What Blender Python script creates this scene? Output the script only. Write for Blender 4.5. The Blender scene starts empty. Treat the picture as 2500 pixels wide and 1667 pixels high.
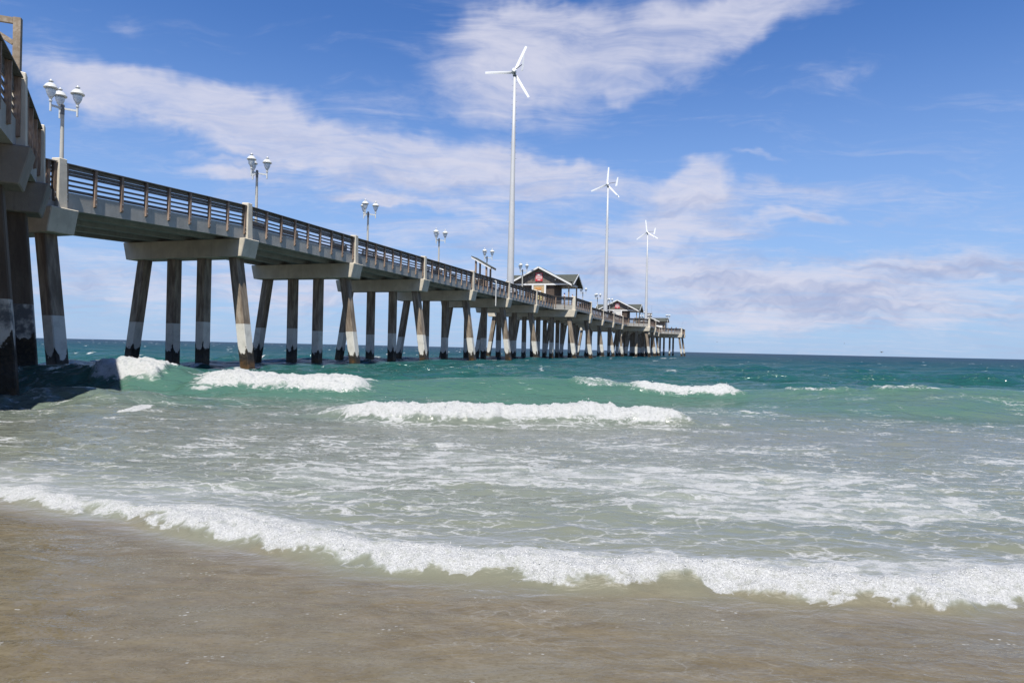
import bpy, bmesh, math, random
import numpy as np
from mathutils import Vector, Matrix

random.seed(7)
rng = np.random.default_rng(11)
scene = bpy.context.scene
col = scene.collection
R = math.radians

# ------------------------------------------------------------------ camera
EYE = 1.40
FPX = 1667.0                       # focal length in photo pixels (2500 px wide)
cam_d = bpy.data.cameras.new("camera")
cam = bpy.data.objects.new("camera", cam_d)
col.objects.link(cam)
scene.camera = cam
cam_d.sensor_width = 36.0
cam_d.lens = 36.0 * FPX / 2500.0
cam_d.shift_y = 16.5 / 2500.0
cam_d.clip_start = 0.05
cam_d.clip_end = 60000
ROLL = math.atan(0.0217)
cam.location = (0, 0, EYE)
cam.matrix_world = (Matrix.Translation((0, 0, EYE)) @ Matrix.Rotation(R(90), 4, 'X')
                    @ Matrix.Rotation(ROLL, 4, 'Z'))


def horizon(x):
    return 849.9 + (x - 1250) * 0.0217


def ground_pt(x, y, z=0.0):
    """photo pixel (2500 wide) -> point on the horizontal plane at height z"""
    xx = x + (y - 833) * 0.0217
    h = y - horizon(x)
    d = FPX * (EYE - z) / h
    return ((xx - 1250) / FPX * d, d)


def sky_dir(x, y):
    """photo pixel -> (azimuth, elevation)"""
    xx = x + (y - 833) * 0.0217
    u = (xx - 1250) / FPX
    v = (horizon(x) - y) / FPX
    return math.atan(u), math.atan(v / math.sqrt(1 + u * u))


# ------------------------------------------------------------------ light
SUN_EL = R(63)
SUN_AZ = R(180 + 8)                # compass style: 0 = +Y, clockwise; sun stands behind the camera
sun_vec = Vector((math.sin(SUN_AZ) * math.cos(SUN_EL), math.cos(SUN_AZ) * math.cos(SUN_EL), math.sin(SUN_EL)))
sd = bpy.data.lights.new("sun", 'SUN')
sd.energy = 5.0
sd.angle = R(0.55)
sd.color = (1.0, 0.955, 0.88)
sun = bpy.data.objects.new("sun", sd)
sun.rotation_euler = (-sun_vec).to_track_quat('-Z', 'Y').to_euler()
sun.location = (0, -20, 60)
col.objects.link(sun)

vs = scene.view_settings
vs.view_transform = 'Standard'
vs.look = 'None'
vs.gamma = 1
vs.exposure = 0.95
vs.use_curve_mapping = False
scene.render.engine = 'CYCLES'
scene.cycles.max_bounces = 5
scene.cycles.diffuse_bounces = 1
scene.cycles.glossy_bounces = 3
scene.cycles.transmission_bounces = 4


# ------------------------------------------------------------------ node helper
class NT:
    def __init__(self, tree):
        self.t = tree
        tree.nodes.clear()

    def n(self, kind, **kw):
        nd = self.t.nodes.new(kind)
        for k, v in kw.items():
            setattr(nd, k, v)
        return nd

    def link(self, a, b):
        self.t.links.new(a, b)

    def put(self, sock, v):
        if isinstance(v, bpy.types.NodeSocket):
            self.link(v, sock)
        else:
            if hasattr(sock.default_value, '__len__') and not hasattr(v, '__len__'):
                v = (v,) * len(sock.default_value)
            if hasattr(v, '__len__') and hasattr(sock.default_value, '__len__') and len(v) == 3 and len(sock.default_value) == 4:
                v = (*v, 1)
            sock.default_value = v

    def m(self, op, a, b=0.0, c=0.0, clamp=False):
        nd = self.n('ShaderNodeMath', operation=op, use_clamp=clamp)
        self.put(nd.inputs[0], a)
        self.put(nd.inputs[1], b)
        self.put(nd.inputs[2], c)
        return nd.outputs[0]

    def vm(self, op, a, b=(0, 0, 0)):
        nd = self.n('ShaderNodeVectorMath', operation=op)
        self.put(nd.inputs[0], a)
        if op == 'SCALE':
            self.put(nd.inputs['Scale'], b)
        else:
            self.put(nd.inputs[1], b)
        return nd.outputs['Value'] if op in ('LENGTH', 'DOT_PRODUCT', 'DISTANCE') else nd.outputs[0]

    def mapr(self, v, a, b, c=0.0, d=1.0, smooth=True):
        nd = self.n('ShaderNodeMapRange', interpolation_type='SMOOTHSTEP' if smooth else 'LINEAR', clamp=True)
        for i, x in enumerate((v, a, b, c, d)):
            self.put(nd.inputs[i], x)
        return nd.outputs[0]

    def mix(self, f, a, b, blend='MIX'):
        nd = self.n('ShaderNodeMix', data_type='RGBA', blend_type=blend)
        self.put(nd.inputs[0], f)
        self.put(nd.inputs[6], a)
        self.put(nd.inputs[7], b)
        return nd.outputs[2]

    def noise(self, vec, scale=1.0, detail=4.0, rough=0.55, dist=0.0, dim='3D', out=0, lac=2.0):
        nd = self.n('ShaderNodeTexNoise', noise_dimensions=dim)
        if vec is not None:
            self.link(vec, nd.inputs['Vector'])
        nd.inputs['Scale'].default_value = scale
        nd.inputs['Detail'].default_value = detail
        nd.inputs['Roughness'].default_value = rough
        nd.inputs['Distortion'].default_value = dist
        nd.inputs['Lacunarity'].default_value = lac
        return nd.outputs[out]

    def mapping(self, vec, loc=(0, 0, 0), rot=(0, 0, 0), scl=(1, 1, 1), kind='POINT'):
        nd = self.n('ShaderNodeMapping', vector_type=kind)
        self.link(vec, nd.inputs[0])
        nd.inputs[1].default_value = loc
        nd.inputs[2].default_value = rot
        nd.inputs[3].default_value = scl
        return nd.outputs[0]

    def sep(self, v):
        nd = self.n('ShaderNodeSeparateXYZ')
        self.link(v, nd.inputs[0])
        return nd.outputs

    def comb(self, x, y, z=0.0):
        nd = self.n('ShaderNodeCombineXYZ')
        for i, v in enumerate((x, y, z)):
            self.put(nd.inputs[i], v)
        return nd.outputs[0]


# ------------------------------------------------------------------ world: sky and clouds
world = bpy.data.worlds.new("World")
scene.world = world
world.use_nodes = True
W = NT(world.node_tree)
SKY_STR = 0.059
sky = W.n('ShaderNodeTexSky', sky_type='NISHITA', sun_disc=False)
sky.sun_elevation = SUN_EL
sky.sun_rotation = SUN_AZ
sky.altitude = 0
sky.air_density = 1.0
sky.dust_density = 0.3
sky.ozone_density = 3.0
geo = W.n('ShaderNodeTexCoord').outputs['Generated']
dx, dy, dz = W.sep(geo)
az = W.m('ARCTAN2', dx, dy)
el = W.m('ARCSINE', dz)
ang = W.comb(az, el, 0.0)
# projected cloud plane (so that streaks thin out toward the horizon)
dzc = W.m('ADD', W.m('MAXIMUM', dz, 0.0), 0.10)
plane = W.comb(W.m('DIVIDE', dx, dzc), W.m('DIVIDE', dy, dzc), 0.0)
warp = W.vm('SUBTRACT', W.noise(plane, 1.6, 3, 0.5, out=1), (0.5, 0.5, 0.5))
warp2 = W.vm('SUBTRACT', W.noise(ang, 9.0, 4, 0.6, out=1), (0.5, 0.5, 0.5))
cw = W.vm('ADD', ang, W.vm('SCALE', warp2, 0.085))

# ellipses of cloud cover given by their axis end points in photo pixels, half thickness, weight
ELL = [
    # long diagonal cirrus band from upper left to centre
    (-60, 150, 640, 270, 62, 1.0), (80, 160, 620, 230, 50, 0.75), (300, 250, 900, 340, 62, 1.0), (560, 300, 1180, 400, 58, 0.95),
    (820, 360, 1420, 420, 52, 0.9), (480, 335, 760, 350, 22, 0.75), (-20, 60, 260, 190, 60, 0.55),
    # bank at the top centre to right
    (1000, 130, 1420, 150, 90, 0.95), (1200, 150, 1900, 20, 95, 1.15), (1020, 215, 1500, 250, 70, 0.75), (1450, 215, 1640, 225, 22, 0.5),
    (1100, 70, 1500, 40, 40, 0.8), (1600, 60, 2150, -40, 60, 1.1),
    # thin streaks below the band
    (350, 330, 1300, 470, 110, 0.38), (900, 470, 1700, 560, 80, 0.40), (700, 210, 1150, 260, 50, 0.35),
    (400, 405, 720, 425, 15, 0.75), (450, 385, 640, 388, 9, 0.6), (780, 455, 1250, 520, 15, 0.6), (800, 480, 1000, 492, 11, 0.8),
    (930, 570, 1400, 590, 28, 0.55), (940, 430, 1600, 440, 45, 0.75), (1260, 395, 1640, 440, 26, 0.7),
    # cumulus and its grey train
    (1600, 455, 1790, 435, 50, 1.75), (1500, 500, 1800, 500, 55, 1.0), (1760, 372, 1960, 415, 11, 0.65), (1680, 490, 2110, 470, 30, 0.6),
    (1760, 535, 2220, 528, 17, 0.75), (1500, 560, 2000, 545, 34, 0.7), (1300, 620, 1900, 600, 60, 0.62),
    (2250, 415, 2420, 420, 9, 0.35), (250, 30, 380, 60, 24, 0.4), (1990, 190, 2150, 195, 24, 0.28),
    # low layers
    (300, 640, 1300, 660, 70, 0.6), (1200, 690, 2000, 690, 60, 0.8), (1600, 690, 2650, 690, 48, 1.0), (1500, 765, 2700, 760, 38, 1.0),
    (200, 700, 1000, 720, 45, 0.5), (-300, 650, 500, 690, 60, 0.6), (2000, 650, 2800, 640, 30, 0.5),
]
acc = None
for (x0, y0, x1, y1, th, wt) in ELL:
    a0 = sky_dir(x0, y0)
    a1 = sky_dir(x1, y1)
    cx, cy = (a0[0] + a1[0]) / 2, (a0[1] + a1[1]) / 2
    ln = math.hypot(a1[0] - a0[0], a1[1] - a0[1]) / 2
    an = math.atan2(a1[1] - a0[1], a1[0] - a0[0])
    tt = th / FPX * math.cos(cx) * math.cos(cy)
    mp = W.mapping(cw, (cx, cy, 0), (0, 0, an), (ln * 1.25, tt * 1.7, 1.0), 'TEXTURE')
    e = W.mapr(W.vm('LENGTH', mp), 1.0, 0.1, 0.0, wt)
    acc = e if acc is None else W.m('ADD', acc, e)
acc = W.m('MINIMUM', acc, 1.25)
# generic cover so that the sky goes on all around
plw = W.vm('ADD', plane, W.vm('SCALE', warp, 0.5))
fib = W.noise(W.mapping(plw, (3, 1, 0), (0, 0, R(-32)), (0.75, 3.0, 1)), 1.35, 7, 0.62, 0.6)
puff = W.noise(plw, 2.6, 5, 0.6)
rip = W.noise(W.mapping(plw, (0, 0, 0), (0, 0, R(35)), (1.0, 2.2, 1)), 11.0, 4, 0.6)
gen = W.mapr(W.noise(plane, 0.55, 2, 0.5), 0.55, 0.8, 0.0, 0.40)
low = W.mapr(el, 0.34, 0.05, 0.0, 0.36)
front = W.mapr(W.m('ABSOLUTE', az), 0.72, 1.0)          # beyond the clouds placed above
cover = W.m('ADD', W.m('ADD', acc, W.m('MULTIPLY', gen, front)), low)
tex = W.m('ADD', W.m('MULTIPLY', fib, 0.62), W.m('ADD', W.m('MULTIPLY', puff, 0.33), W.m('MULTIPLY', rip, 0.24)))
dens = W.mapr(W.m('ADD', W.m('MULTIPLY', cover, 0.70), W.m('MULTIPLY', W.m('SUBTRACT', tex, 0.60), 2.3)), 0.0, 1.22)
# lit and grey parts of the clouds
hn = W.noise(W.mapping(cw, (0, 0.3, 0), (0, 0, 0), (1, 4.2, 1)), 7.5, 4, 0.6)
grey_low = W.mapr(el, 0.36, 0.10)
gmask = W.m('MULTIPLY', W.mapr(hn, 0.38, 0.70), W.m('ADD', W.m('MULTIPLY', grey_low, 0.85), 0.05))
K = 1.0 / SKY_STR / 2 ** vs.exposure
ccol = W.mix(gmask, tuple(K * v for v in (0.69, 0.70, 0.83)), tuple(K * v for v in (0.37, 0.43, 0.65)))
hs = W.n('ShaderNodeHueSaturation')
hs.inputs['Hue'].default_value = 0.508
hs.inputs['Saturation'].default_value = 1.15
hs.inputs['Value'].default_value = 1.0
W.link(sky.outputs[0], hs.inputs['Color'])
skyc = W.mix(1.0, hs.outputs[0], (0.84, 1.09, 1.33), 'MULTIPLY')
# pale band of moisture just over the sea
pale = W.mapr(el, 0.46, 0.0, 0.0, 0.80)
skyc = W.mix(pale, skyc, tuple(K * v for v in (0.35, 0.51, 0.83)))
final = W.mix(W.m('MULTIPLY', dens, 0.92), skyc, ccol)
bg = W.n('ShaderNodeBackground')
bg.inputs['Strength'].default_value = SKY_STR
W.link(final, bg.inputs['Color'])
wo = W.n('ShaderNodeOutputWorld')
W.link(bg.outputs[0], wo.inputs['Surface'])
world.cycles.sampling_method = 'MANUAL'
world.cycles.sample_map_resolution = 512


# ------------------------------------------------------------------ materials
def mat(name, build):
    m = bpy.data.materials.new(name)
    m.use_nodes = True
    N = NT(m.node_tree)
    b = N.n('ShaderNodeBsdfPrincipled')
    o = N.n('ShaderNodeOutputMaterial')
    N.link(b.outputs[0], o.inputs[0])
    build(N, b, o)
    return m


def pos(N):
    return N.n('ShaderNodeNewGeometry').outputs['Position']


def bump(N, b, h, strength=0.3, dist=0.02):
    bp = N.n('ShaderNodeBump')
    bp.inputs['Strength'].default_value = strength
    bp.inputs['Distance'].default_value = dist
    N.link(h, bp.inputs['Height'])
    N.link(bp.outputs[0], b.inputs['Normal'])


def concrete(base, streak=0.5, warm=(0.40, 0.34, 0.26)):
    base = tuple(v * 0.70 for v in base)

    def f(N, b, o):
        p = pos(N)
        n1 = N.noise(p, 1.3, 6, 0.6)
        n2 = N.noise(N.mapping(p, (0, 0, 0), (0, 0, 0), (3.0, 3.0, 0.25)), 2.2, 5, 0.6)
        n3 = N.noise(p, 28, 4, 0.6)
        c = N.mix(N.mapr(n1, 0.35, 0.7), tuple(v * 0.86 for v in base), tuple(v * 1.08 for v in base))
        c = N.mix(N.m('MULTIPLY', N.mapr(n2, 0.50, 0.72), streak), c, tuple(v * 0.55 for v in base))
        c = N.mix(N.m('MULTIPLY', N.mapr(n2, 0.42, 0.30), 0.35), c, tuple(v * base[0] / 0.4 for v in warm))
        c = N.mix(N.m('MULTIPLY', N.mapr(n3, 0.58, 0.75), 0.35), c, tuple(v * 0.6 for v in base))
        N.link(c, b.inputs['Base Color'])
        b.inputs['Roughness'].default_value = 0.85
        b.inputs['Specular IOR Level'].default_value = 0.25
        bump(N, b, N.m('ADD', n3, n1), 0.35, 0.02)
    return f


M = {}
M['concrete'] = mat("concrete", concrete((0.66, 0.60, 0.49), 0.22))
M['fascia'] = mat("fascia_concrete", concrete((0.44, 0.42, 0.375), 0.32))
M['landing'] = mat("landing_concrete", concrete((0.26, 0.235, 0.20), 0.60))  # streakier, darker cap concrete: stains plus the landing's shade put into the colour
M['cap'] = mat("cap_concrete", concrete((0.60, 0.545, 0.44), 0.30))


def pile_build(N, b, o):
    p = pos(N)
    oc = N.n('ShaderNodeTexCoord').outputs['Object']
    inf = N.n('ShaderNodeObjectInfo').outputs['Random']
    ps = N.vm('ADD', oc, N.comb(N.m('MULTIPLY', inf, 37.0), N.m('MULTIPLY', inf, 91.0), 0))
    z = N.sep(p)[2]
    ox, oy, oz = N.sep(oc)
    edge = N.m('MINIMUM', N.m('ABSOLUTE', ox), N.m('ABSOLUTE', oy))
    edge = N.m('POWER', N.m('DIVIDE', edge, 0.28), 2.5)
    n1 = N.noise(ps, 2.2, 6, 0.62)
    n2 = N.noise(ps, 9.0, 6, 0.65)
    ns = N.noise(N.mapping(ps, (0, 0, 0), (0, 0, 0), (2.6, 2.6, 0.45)), 1.5, 6, 0.62)
    raw = N.mix(N.mapr(ns, 0.36, 0.66), (0.105, 0.082, 0.061), (0.235, 0.193, 0.145))
    raw = N.mix(N.m('MULTIPLY', N.mapr(n2, 0.56, 0.72), 0.45), raw, (0.11, 0.09, 0.07))
    raw = N.mix(N.m('MULTIPLY', N.mapr(ns, 0.60, 0.70), 0.5), raw, (0.27, 0.245, 0.21))
    white = N.mix(N.mapr(n1, 0.45, 0.7), (0.42, 0.412, 0.37), (0.33, 0.325, 0.29))
    white = N.mix(N.m('MULTIPLY', N.mapr(n2, 0.63, 0.68), 0.55), white, (0.20, 0.18, 0.15))
    dark = N.mix(N.mapr(n2, 0.4, 0.66), (0.012, 0.011, 0.009), (0.035, 0.028, 0.018))
    alga = N.mix(N.mapr(n1, 0.42, 0.62), (0.022, 0.016, 0.008), (0.085, 0.045, 0.015))
    drt_shade = N.n('ShaderNodeAttribute', attribute_type='OBJECT', attribute_name="grime_shade").outputs['Fac']  # landing piles only: blotchy dirt and growth, plus shade painted into the colour
    white = N.mix(N.m('MULTIPLY', N.mapr(n1, 0.62, 0.40), drt_shade), white, (0.075, 0.078, 0.08))
    raw = N.mix(N.m('MULTIPLY', drt_shade, 0.75), raw, (0.040, 0.031, 0.024))  # even darkening that stands in for the deep shade at the landing
    top = N.m('ADD', 2.38, N.m('MULTIPLY', N.m('SUBTRACT', inf, 0.5), 0.20))
    c = N.mix(N.m('GREATER_THAN', z, top), white, raw)
    gl = N.m('ADD', N.m('ADD', N.m('ADD', 0.66, N.m('MULTIPLY', inf, 0.30)), N.m('ADD', N.m('MULTIPLY', edge, 0.42), N.m('MULTIPLY', drt_shade, 0.35))), N.m('MULTIPLY', N.m('SUBTRACT', N.m('ADD', N.m('MULTIPLY', n1, 0.6), N.m('MULTIPLY', n2, 0.4)), 0.5), 1.25))
    g = N.mapr(z, N.m('ADD', gl, 0.03), N.m('SUBTRACT', gl, 0.03))
    c = N.mix(g, c, dark)
    c = N.mix(N.m('MULTIPLY', N.mapr(z, 0.55, 0.25), 0.85), c, alga)
    N.link(c, b.inputs['Base Color'])
    N.link(N.mapr(z, 0.4, 1.0, 0.45, 0.85), b.inputs['Roughness'])
    b.inputs['Specular IOR Level'].default_value = 0.25
    bump(N, b, N.m('ADD', n2, N.m('MULTIPLY', g, N.m('MULTIPLY', n2, 2.0))), 0.5, 0.03)


M['pile'] = mat("pile_concrete", pile_build)


def wood(c0, c1, sc=(1, 1, 1)):
    c0 = tuple(v * 0.62 for v in c0)
    c1 = tuple(v * 0.62 for v in c1)

    def f(N, b, o):
        oc = N.n('ShaderNodeTexCoord').outputs['Object']
        inf = N.n('ShaderNodeObjectInfo').outputs['Random']
        ps = N.vm('ADD', N.mapping(oc, (0, 0, 0), (0, 0, 0), sc), N.comb(N.m('MULTIPLY', inf, 51.0), N.m('MULTIPLY', inf, 23.0), 0))
        n = N.noise(ps, 6.0, 6, 0.6, 0.4)
        n2 = N.noise(ps, 1.2, 3, 0.5)
        c = N.mix(N.mapr(n, 0.32, 0.68), c0, c1)
        c = N.mix(N.m('MULTIPLY', N.mapr(n2, 0.4, 0.7), 0.5), c, tuple(v * 0.6 for v in c0))
        c = N.mix(1.0, c, N.comb(*([N.mapr(inf, 0, 1, 0.75, 1.15, False)] * 3)), 'MULTIPLY')
        N.link(c, b.inputs['Base Color'])
        b.inputs['Roughness'].default_value = 0.8
        b.inputs['Specular IOR Level'].default_value = 0.2
        bump(N, b, n, 0.3, 0.01)
    return f


M['post'] = mat("post_wood", wood((0.28, 0.185, 0.135), (0.50, 0.375, 0.285), (6, 6, 0.7)))
M['board'] = mat("board_wood", wood((0.14, 0.122, 0.11), (0.29, 0.26, 0.24), (0.6, 6, 6)))
M['greywood'] = mat("grey_wood", wood((0.34, 0.26, 0.18), (0.50, 0.42, 0.33), (2, 2, 2)))
M['bench'] = mat("bench_wood", wood((0.09, 0.08, 0.07), (0.17, 0.15, 0.13), (1, 6, 6)))


def plain(colr, rough=0.5, spec=0.5, metal=0.0, var=0.12, nscale=3.0):
    colr = tuple(v * 0.64 for v in colr)

    def f(N, b, o):
        p = N.n('ShaderNodeTexCoord').outputs['Object']
        n = N.noise(p, nscale, 5, 0.6)
        c = N.mix(N.mapr(n, 0.3, 0.75), tuple(v * (1 - var) for v in colr), tuple(min(1, v * (1 + var)) for v in colr))
        N.link(c, b.inputs['Base Color'])
        b.inputs['Roughness'].default_value = rough
        b.inputs['Specular IOR Level'].default_value = spec
        b.inputs['Metallic'].default_value = metal
    return f


M['lamp_paint'] = mat("lamp_paint", plain((0.62, 0.64, 0.63), 0.35, 0.5, 0, 0.06))
M['pole'] = mat("pole_paint", plain((0.50, 0.49, 0.44), 0.45, 0.4, 0, 0.08))
M['poletop'] = mat("pole_top_paint", plain((0.16, 0.165, 0.17), 0.5))
M['turbine'] = mat("turbine_white", plain((0.98, 1.0, 1.0), 0.35, 0.5, 0, 0.03, 0.5))
M['tower'] = mat("tower_steel", plain((0.50, 0.515, 0.53), 0.5, 0.4, 0, 0.06, 0.5))
M['darkmetal'] = mat("dark_metal", plain((0.06, 0.08, 0.075), 0.45))
M['white'] = mat("white_trim", plain((0.78, 0.78, 0.76), 0.55, 0.4, 0, 0.05))
M['roof'] = mat("roof_shingle", plain((0.075, 0.082, 0.072), 0.9, 0.2, 0, 0.35, 9.0))
M['red'] = mat("sign_red", plain((0.58, 0.045, 0.06), 0.45, 0.4, 0, 0.05))
M['bolt'] = mat("bolt_steel", plain((0.62, 0.62, 0.60), 0.35, 0.5, 0.6, 0.05))
M['yellow'] = mat("poster_yellow", plain((0.72, 0.62, 0.30), 0.6, 0.3, 0, 0.08))
M['orange'] = mat("poster_orange", plain((0.62, 0.30, 0.10), 0.6, 0.3, 0, 0.1))
M['tan'] = mat("panel_tan", plain((0.52, 0.40, 0.24), 0.7, 0.3, 0, 0.15))
M['pale'] = mat("panel_pale", plain((0.66, 0.66, 0.62), 0.6, 0.3, 0, 0.1))
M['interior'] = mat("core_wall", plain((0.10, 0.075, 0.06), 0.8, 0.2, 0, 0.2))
M['shingle'] = mat("wall_shingle", wood((0.14, 0.115, 0.095), (0.33, 0.29, 0.25), (3, 3, 3)))
M['gull'] = mat("gull_feather", plain((0.55, 0.55, 0.54), 0.8, 0.2, 0, 0.2))
M['gullwing'] = mat("gull_wing", plain((0.12, 0.12, 0.13), 0.8, 0.2, 0, 0.2))
M['skin'] = mat("skin", plain((0.42, 0.23, 0.16), 0.6, 0.3, 0, 0.05))


def glass_build(N, b, o):
    b.inputs['Base Color'].default_value = (0.62, 0.68, 0.72, 1)
    b.inputs['Roughness'].default_value = 0.18
    b.inputs['Transmission Weight'].default_value = 0.45
    b.inputs['IOR'].default_value = 1.3


M['bowl'] = mat("lamp_glass", glass_build)


# ------------------------------------------------------------------ mesh helpers
class MB:
    def __init__(self):
        self.v = []
        self.f = []

    def add(self, vs, fs):
        o = len(self.v)
        self.v += [tuple(p) for p in vs]
        self.f += [tuple(o + i for i in q) for q in fs]
        return self

    def box(self, a, b):
        (x0, y0, z0), (x1, y1, z1) = a, b
        return self.add([(x0, y0, z0), (x1, y0, z0), (x1, y1, z0), (x0, y1, z0), (x0, y0, z1), (x1, y0, z1), (x1, y1, z1), (x0, y1, z1)],
                        [(0, 3, 2, 1), (4, 5, 6, 7), (0, 1, 5, 4), (1, 2, 6, 5), (2, 3, 7, 6), (3, 0, 4, 7)])

    def hexa(self, p):           # 4 bottom + 4 top points, counter-clockwise from above
        return self.add(p, [(0, 3, 2, 1), (4, 5, 6, 7), (0, 1, 5, 4), (1, 2, 6, 5), (2, 3, 7, 6), (3, 0, 4, 7)])

    def beam(self, p0, p1, w, h, up=(0, 0, 1)):   # rectangular bar between two points
        p0, p1 = Vector(p0), Vector(p1)
        d = (p1 - p0).normalized()
        u = Vector(up)
        s = d.cross(u)
        if s.length < 1e-5:
            s = d.cross(Vector((1, 0, 0)))
        s.normalize()
        u = s.cross(d).normalized()
        s *= w / 2
        u *= h / 2
        q = [p0 - s - u, p0 + s - u, p1 + s - u, p1 - s - u, p0 - s + u, p0 + s + u, p1 + s + u, p1 - s + u]
        return self.hexa([tuple(x) for x in q])

    def prism(self, poly, z0, z1):
        n = len(poly)
        vs_ = [(x, y, z0) for x, y in poly] + [(x, y, z1) for x, y in poly]
        fs = [tuple(reversed(range(n))), tuple(range(n, 2 * n))]
        fs += [(i, (i + 1) % n, n + (i + 1) % n, n + i) for i in range(n)]
        return self.add(vs_, fs)

    def lathe(self, prof, seg=20, c=(0, 0, 0)):
        vs_, fs = [], []
        for r, z in prof:
            for k in range(seg):
                a = 2 * math.pi * k / seg
                vs_.append((c[0] + r * math.cos(a), c[1] + r * math.sin(a), c[2] + z))
        for i in range(len(prof) - 1):
            for k in range(seg):
                k2 = (k + 1) % seg
                fs.append((i * seg + k, i * seg + k2, (i + 1) * seg + k2, (i + 1) * seg + k))
        fs.append(tuple(reversed(range(seg))))
        fs.append(tuple(range((len(prof) - 1) * seg, len(prof) * seg)))
        return self.add(vs_, fs)

    def tube(self, p0, p1, r0, r1=None, seg=10):
        r1 = r0 if r1 is None else r1
        p0, p1 = Vector(p0), Vector(p1)
        d = (p1 - p0).normalized()
        s = d.orthogonal().normalized()
        t = d.cross(s)
        vs_ = []
        for p, r in ((p0, r0), (p1, r1)):
            for k in range(seg):
                a = 2 * math.pi * k / seg
                vs_.append(tuple(p + s * (r * math.cos(a)) + t * (r * math.sin(a))))
        fs = [(k, (k + 1) % seg, seg + (k + 1) % seg, seg + k) for k in range(seg)]
        fs += [tuple(reversed(range(seg))), tuple(range(seg, 2 * seg))]
        return self.add(vs_, fs)

    def build(self, name, m, parent=None, loc=(0, 0, 0), rot=(0, 0, 0), smooth=False, bevel=0.0):
        me = bpy.data.meshes.new(name)
        me.from_pydata(self.v, [], self.f)
        if bevel:
            bm = bmesh.new()
            bm.from_mesh(me)
            bmesh.ops.bevel(bm, geom=list(bm.edges), offset=bevel, segments=1, affect='EDGES')
            bm.to_mesh(me)
            bm.free()
        me.materials.append(m)
        if smooth:
            me.polygons.foreach_set('use_smooth', [True] * len(me.polygons))
        me.update()
        return place(name, me, parent, loc, rot)


def place(name, me, parent=None, loc=(0, 0, 0), rot=(0, 0, 0)):
    o = bpy.data.objects.new(name, me)
    col.objects.link(o)
    o.location = loc
    o.rotation_euler = rot
    o.parent = parent
    return o


def tag(o, label=None, cat=None, group=None, kind=None):
    if label:
        o['label'] = label
    if cat:
        o['category'] = cat
    if group:
        o['group'] = group
    if kind:
        o['kind'] = kind
    return o


def empty(name, loc=(0, 0, 0), rz=0.0):
    o = bpy.data.objects.new(name, None)
    col.objects.link(o)
    o.empty_display_size = 0.3
    o.location = loc
    o.rotation_euler = (0, 0, rz)
    return o


def copy_tree(o, parent=None):
    c = o.copy()
    col.objects.link(c)
    if parent:
        c.parent = parent
    for ch in list(o.children):
        copy_tree(ch, c)
    return c


# ------------------------------------------------------------------ pier frame: t = along the pier (seaward), w = across (away from camera)
TH = math.atan(575.0 / FPX)
PS, PC = math.sin(TH), math.cos(TH)
L0 = 25.37
WC = 29.9 - L0           # centre line of the deck
S = 10.6
PROT = math.atan2(PC, PS)


def P(t, w, z=0.0):
    return (t * PS - (L0 + w) * PC, t * PC + (L0 + w) * PS, z)


TB = [S * (2.66 + k) - L0 * math.tan(TH) for k in range(21)]
TA = TB[0]
EXT = {7: 2.4, 8: 2.4, 13: 4.3, 14: 4.3, 19: 5.8, 20: 5.8}
WFAR = 8.2            # far pilaster line


def zoff(t):
    return min(0.0, (t - TB[1]) * 0.0425)


Z_TOP, Z_RAIL, Z_FAS, Z_GIR, Z_CAP = 8.90, 8.74, 7.62, 6.93, 5.95

# ================================================================== water and ground
SEA_SEED = rng.integers(0, 1 << 30)


def vnoise(x, y, seed):
    """smooth value noise, vectorised"""
    xi = np.floor(x).astype(np.int64)
    yi = np.floor(y).astype(np.int64)
    fx, fy = x - xi, y - yi
    fx = fx * fx * fx * (fx * (fx * 6 - 15) + 10)
    fy = fy * fy * fy * (fy * (fy * 6 - 15) + 10)

    def h(a, b):
        n = (a * 374761393 + b * 668265263 + seed * 1442695041) & 0xFFFFFFFF
        n = ((n ^ (n >> 13)) * 1274126177) & 0xFFFFFFFF
        n = n ^ (n >> 16)
        return (n & 0xFFFF) / 65535.0
    a = h(xi, yi)
    b_ = h(xi + 1, yi)
    c_ = h(xi, yi + 1)
    d = h(xi + 1, yi + 1)
    return (a + (b_ - a) * fx) * (1 - fy) + (c_ + (d - c_) * fx) * fy


def fbm(x, y, seed, octv=4, gain=0.5):
    s, a, t = 0.0, 1.0, 0.0
    for o in range(octv):
        s = s + a * vnoise(x * 2 ** o + 17.3 * o, y * 2 ** o - 9.1 * o, seed + o)
        t += a
        a *= gain
    return s / t


def sstep(x, a, b):
    u = np.clip((x - a) / (b - a), 0, 1)
    return u * u * (3 - 2 * u)


def line(pts, z=0.0):
    g = sorted(ground_pt(x, y, z) for x, y in pts)
    gx = np.array([p[0] for p in g])
    gy = np.array([p[1] for p in g])

    def f(x):
        return np.interp(x, gx, gy)
    return f


D = 2500 / 2352.0
bore_line = line([(x * D, y * D) for x, y in
                  [(-500, 1090), (0, 1148), (140, 1172), (300, 1195), (480, 1242), (620, 1268), (770, 1300), (950, 1322), (1150, 1334), (1300, 1350),
                   (1500, 1352), (1700, 1366), (1850, 1382), (2000, 1384), (2200, 1402), (2352, 1388), (2700, 1410)]])


COLLARS = []
for k_ in range(0, 16):
    for w_ in ((0.0, 3.05, 5.15, 8.2) if k_ < 8 else (0.0,)):
        q_ = P(TB[k_], w_ - EXT.get(k_, 0.0) * (w_ < 1))
        COLLARS.append((q_[0], q_[1]))


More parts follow.
